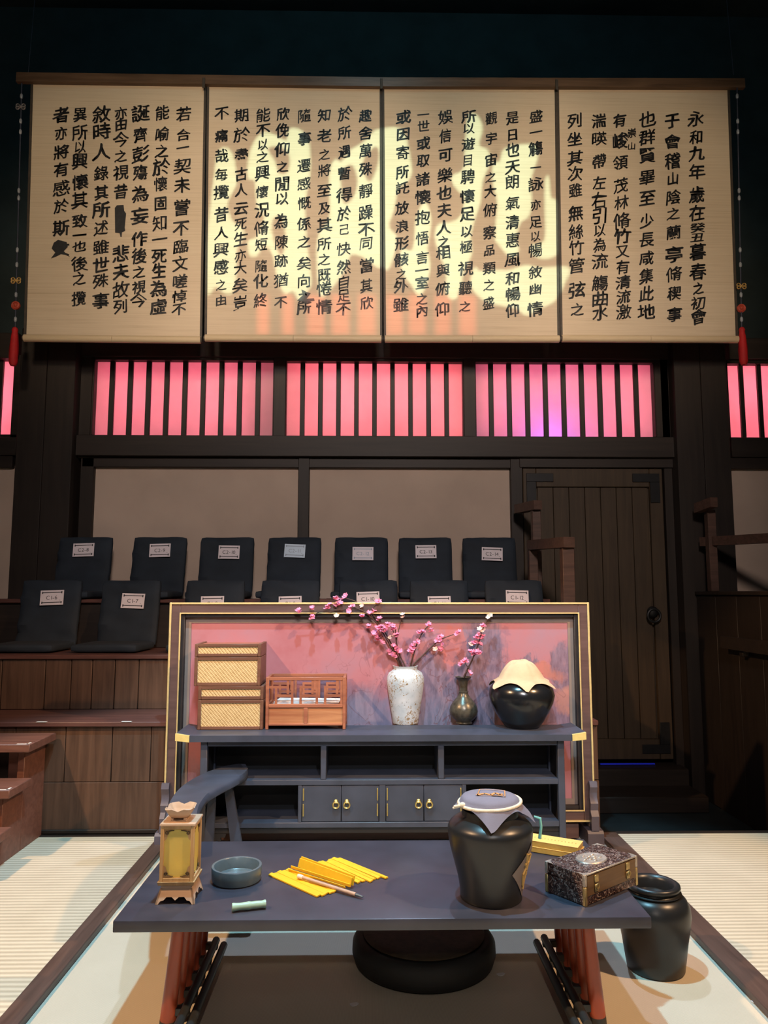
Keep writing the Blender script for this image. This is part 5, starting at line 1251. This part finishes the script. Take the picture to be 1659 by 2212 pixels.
MB().lathe(pc+[(.24, .101), (0, .101)], cc, 64).build('cushion_body', 'cushion', t, ang=60)
MB().lathe([(.238, .102), (.242, .108), (.236, .112), (.2, .114), (0, .115)], cc, 64).build('woven_top', plain('cushion_weave', (0.05, 0.035, 0.02), 0.7, 0, 0.3, 40, 0.4, 120), t, ang=60)

RZ = 0.50
outer = [(352, 1800), (354, 1765), (365, 1728), (388, 1699), (425, 1675), (470, 1657), (508, 1649), (530, 1650)]
inner = [(424, 1800), (428, 1768), (434, 1740), (452, 1715), (478, 1699), (505, 1685), (526, 1673), (536, 1661)]
oc = cat_rom([FZ(x, y, RZ) for x, y in outer], 6); ic = cat_rom([FZ(x, y, RZ) for x, y in inner], 6)
cl_ = [(FZ(*o_, RZ)+FZ(*i_, RZ))/2 for o_, i_ in zip(outer, inner)]
t = thing('low_armchair', (cl_[3].x+0.25, cl_[3].y, 0), 'low dark armchair with a broad curved rail behind the lantern', 'chair')
m_ = len(oc); vs = []; fs = []
for i in range(m_):
    o_, i_ = oc[i], ic[i]
    for (f, z) in ((0, -0.014), (0.06, 0.0), (0.94, 0.0), (1, -0.014), (1, -0.034), (0.92, -0.046), (0.08, -0.046), (0, -0.034)): vs.append(o_+(i_-o_)*f+Vector((0, 0, z)))
for i in range(m_-1):
    for k in range(8): fs.append((i*8+k, i*8+(k+1) % 8, (i+1)*8+(k+1) % 8, (i+1)*8+k))
fs += [tuple(range(8))[::-1], tuple(range((m_-1)*8, m_*8))]
MB().add(vs, fs).build('curved_rail', 'lacquer_cab', t, ang=50)
for (tx_, ty_, bx_, by_, idx, wd) in ((459, 1716, 452, 1815, 4, 0.022), (492, 1692, 510, 1815, 5, 0.026)):
    pt = cl_[idx]+Vector((0, 0, -0.043)); yq = pt.y
    top = FY(tx_, ty_, yq); top.z = pt.z; low = FY(bx_, by_, yq); kx = (low.x-top.x)/(low.z-top.z); bot = Vector((top.x-kx*(top.z-0.0), yq, 0.0))
    g = Vector((0, 0.012, 0)); e0 = Vector((wd*1.25, 0, 0)); e1 = Vector((wd*0.8, 0, 0))
    MB().hexa([bot-e0-g, bot+e0-g, bot+e0+g, bot-e0+g, top-e1-g, top+e1-g, top+e1+g, top-e1+g]).build('arm_post', 'lacquer_cab', t)
q = cl_[2]; MB().box(q.x-0.03, q.x+0.03, q.y-0.03, q.y+0.03, 0, RZ-0.044, 0.004).build('arm_post', 'lacquer_cab', t)
MB().box(q.x+0.02, q.x+0.36, 3.40, 3.86, 0.16, 0.2, 0.008).build('seat', 'lacquer_cab', t)
for (xx, yy) in ((q.x+0.33, 3.43), (q.x+0.33, 3.83), (q.x+0.06, 3.43)): MB().box(xx-0.02, xx+0.02, yy-0.02, yy+0.02, 0, 0.16, 0.003).build('seat_leg', 'lacquer_cab', t)

# scraps of paper on the floor
for (px, py, lbl) in ((137, 1784, 'tiny white paper scrap on the left mat by the seating tier'), (765, 2172, 'tiny white petal scrap on the floor under the table front'), (1082, 2107, 'tiny white petal scrap on the floor right of the round cushion'), (1633, 2166, 'small white paper scrap on the floor near the right strip')):
    p = FZ(px, py, 0); b = MB(); zz = 0.0215 if px < 200 else 0.0015
    if px < 200: p.y -= 0.03
    pts = [(math.cos(a_*0.9)*0.016*(1+0.3*math.sin(a_*3)), math.sin(a_*0.9)*0.011) for a_ in range(7)]
    b.prism(pts, 0, 0.003, lambda u, v, dd: Vector((p.x+u, p.y+v, zz+dd+0.2*u*(u > 0)))); o = b.build('paper_scrap', 'paper', None); tag(o, lbl, 'paper scrap')

# ------------------------------------------------------------------ patterned projector for the scrolls
def projector(name, L, target_px, polys, power, color, angle, radius, label):
    L = Vector(L); T = FY(target_px[0], target_px[1], YS); ax = (T-L).normalized(); D = 0.40
    rt = ax.cross(Vector((0, 0, 1))).normalized(); up = rt.cross(ax).normalized(); C = L+ax*D
    def pj_(px, py):
        w_ = FY(px, py, YS); d_ = w_-L; k = D/d_.dot(ax); h_ = L+d_*k-C; return (h_.dot(rt), h_.dot(up))
    cu = bpy.data.curves.new('g', 'CURVE'); cu.dimensions = '2D'; cu.fill_mode = 'BOTH'
    R_ = D*math.tan(rad(angle/2))*1.15
    def spl(pts):
        sp = cu.splines.new('POLY'); sp.points.add(len(pts)-1)
        for q, (u, v) in zip(sp.points, pts): q.co = (u, v, 0, 1)
        sp.use_cyclic_u = True
    spl([(-R_, -R_), (R_, -R_), (R_, R_), (-R_, R_)])
    for pts in polys: spl([pj_(x, y) for x, y in pts])
    ob = bpy.data.objects.new('g', cu); COL.objects.link(ob)
    me = bpy.data.meshes.new_from_object(ob.evaluated_get(bpy.context.evaluated_depsgraph_get()))
    vs = [C+rt*v.co.x+up*v.co.y for v in me.vertices]; fs = [tuple(p.vertices) for p in me.polygons]
    bpy.data.objects.remove(ob); bpy.data.curves.remove(cu); bpy.data.meshes.remove(me)
    t = thing(name, tuple(L), label, 'projector')
    MB().add(vs, fs).build('stencil_plate', 'housing', t, smooth=False)
    b = MB(); q = [(-R_, -R_), (R_, -R_), (R_, R_), (-R_, R_)]
    for (a, c) in zip(q, q[1:]+q[:1]):
        f = lambda p, dd: L+ax*dd+rt*p[0]+up*p[1]
        b.add([f(a, -0.2), f(c, -0.2), f(c, D), f(a, D)], [(0, 1, 2, 3)])
    b.add([L-ax*0.2+rt*p[0]+up*p[1] for p in q], [(0, 1, 2, 3)]); b.build('projector_housing', 'housing', t, smooth=False)
    spot(name+'_lamp', tuple(L), tuple(T), power, color, angle, 0.05, radius)
def zpx(pts, closed_smooth=True):
    pts = [(x/1.929+400, y/1.929+220, 0) for x, y in pts]
    return [(p.x, p.y) for p in cat_rom(pts, 4, True)]
G = [[(118, 330), (135, 215), (170, 190), (200, 225), (215, 310), (213, 345), (185, 400), (175, 440), (200, 500), (235, 520), (245, 560), (215, 620), (215, 700), (200, 790), (165, 800), (130, 770), (105, 800), (90, 790), (88, 600)],
     [(262, 250), (285, 170), (330, 125), (380, 140), (420, 160), (432, 115), (470, 112), (510, 150), (522, 230), (517, 330), (500, 420), (505, 560), (520, 690), (525, 760), (500, 800), (475, 830), (450, 790), (415, 800), (385, 740), (365, 640), (330, 600), (300, 640), (270, 640), (262, 580), (300, 560), (330, 480), (300, 440), (290, 330), (262, 320)],
     [(345, 195), (400, 188), (435, 230), (428, 290), (392, 300), (375, 250)], [(360, 500), (400, 480), (418, 560), (405, 640), (375, 600)],
     [(600, 300), (625, 240), (650, 250), (690, 200), (740, 170), (790, 120), (820, 112), (870, 105), (910, 125), (930, 190), (945, 290), (920, 340), (890, 360), (870, 450), (850, 520), (880, 560), (870, 640), (845, 700), (820, 690), (800, 690), (745, 650), (720, 640), (690, 640), (665, 700), (640, 740), (590, 800), (560, 800), (548, 640), (560, 540), (600, 480)],
     [(650, 300), (695, 262), (718, 330), (700, 400), (660, 420)], [(742, 240), (795, 185), (808, 240), (775, 330), (748, 305)],
     [(960, 500), (985, 430), (1005, 420), (1025, 500), (1010, 610), (1022, 680), (1005, 760), (975, 810), (940, 760), (908, 720), (895, 650), (905, 610), (940, 620), (955, 580)],
     [(1165, 190), (1180, 60), (1215, 55), (1240, 110), (1225, 180), (1262, 200), (1268, 260), (1240, 330), (1230, 420), (1210, 480), (1190, 560), (1195, 630), (1165, 700), (1130, 820), (1090, 800), (1085, 700), (1060, 640), (1040, 560), (1055, 510), (1110, 500), (1150, 470), (1160, 400), (1120, 350), (1110, 310), (1150, 290), (1165, 250)],
     [(1285, 250), (1310, 250), (1325, 200), (1380, 180), (1460, 180), (1470, 230), (1440, 330), (1445, 420), (1430, 480), (1400, 500), (1380, 560), (1390, 620), (1360, 650), (1310, 600), (1290, 560), (1300, 420), (1280, 330)],
     [(1500, 330), (1515, 310), (1525, 400), (1550, 420), (1555, 600), (1545, 640), (1500, 655), (1450, 640), (1440, 600), (1480, 590), (1500, 560), (1498, 430)],
     [(1205, 690), (1230, 705), (1290, 700), (1350, 700), (1420, 680), (1480, 690), (1600, 690), (1580, 760), (1540, 830), (1480, 860), (1420, 890), (1380, 860), (1320, 850), (1250, 830), (1190, 770)]]
projector('pattern_projector', (0.35, 0.3, 4.9), (835, 460), [zpx(g) for g in G], 1500, (0.66, 1.0, 0.76), 38, 0.0016, 'black stage projector with a cut stencil, aimed at the scrolls')
reds = [[(x0_, 635), (x1_, 640), (x1_, 722), (x0_, 722)] for (x0_, x1_) in ((556, 580), (610, 634), (664, 700), (717, 754), (774, 811), (836, 870), (883, 919), (940, 973), (992, 1028))]
reds += [[(60, 500), (75, 480), (110, 500), (130, 540), (100, 552), (60, 550)], [(1500, 470), (1545, 450), (1575, 480), (1575, 545), (1520, 545)], [(95, 630), (125, 625), (125, 700), (95, 705)]]
projector('red_light_rig', (-0.5, 0.3, 4.6), (800, 560), reds, 850, (1.0, 0.16, 0.10), 40, 0.0025, 'added unseen red lamp and slotted stencil, standing in for light through window lattice')  # added in place of unseen lattice windows on the opposite wall
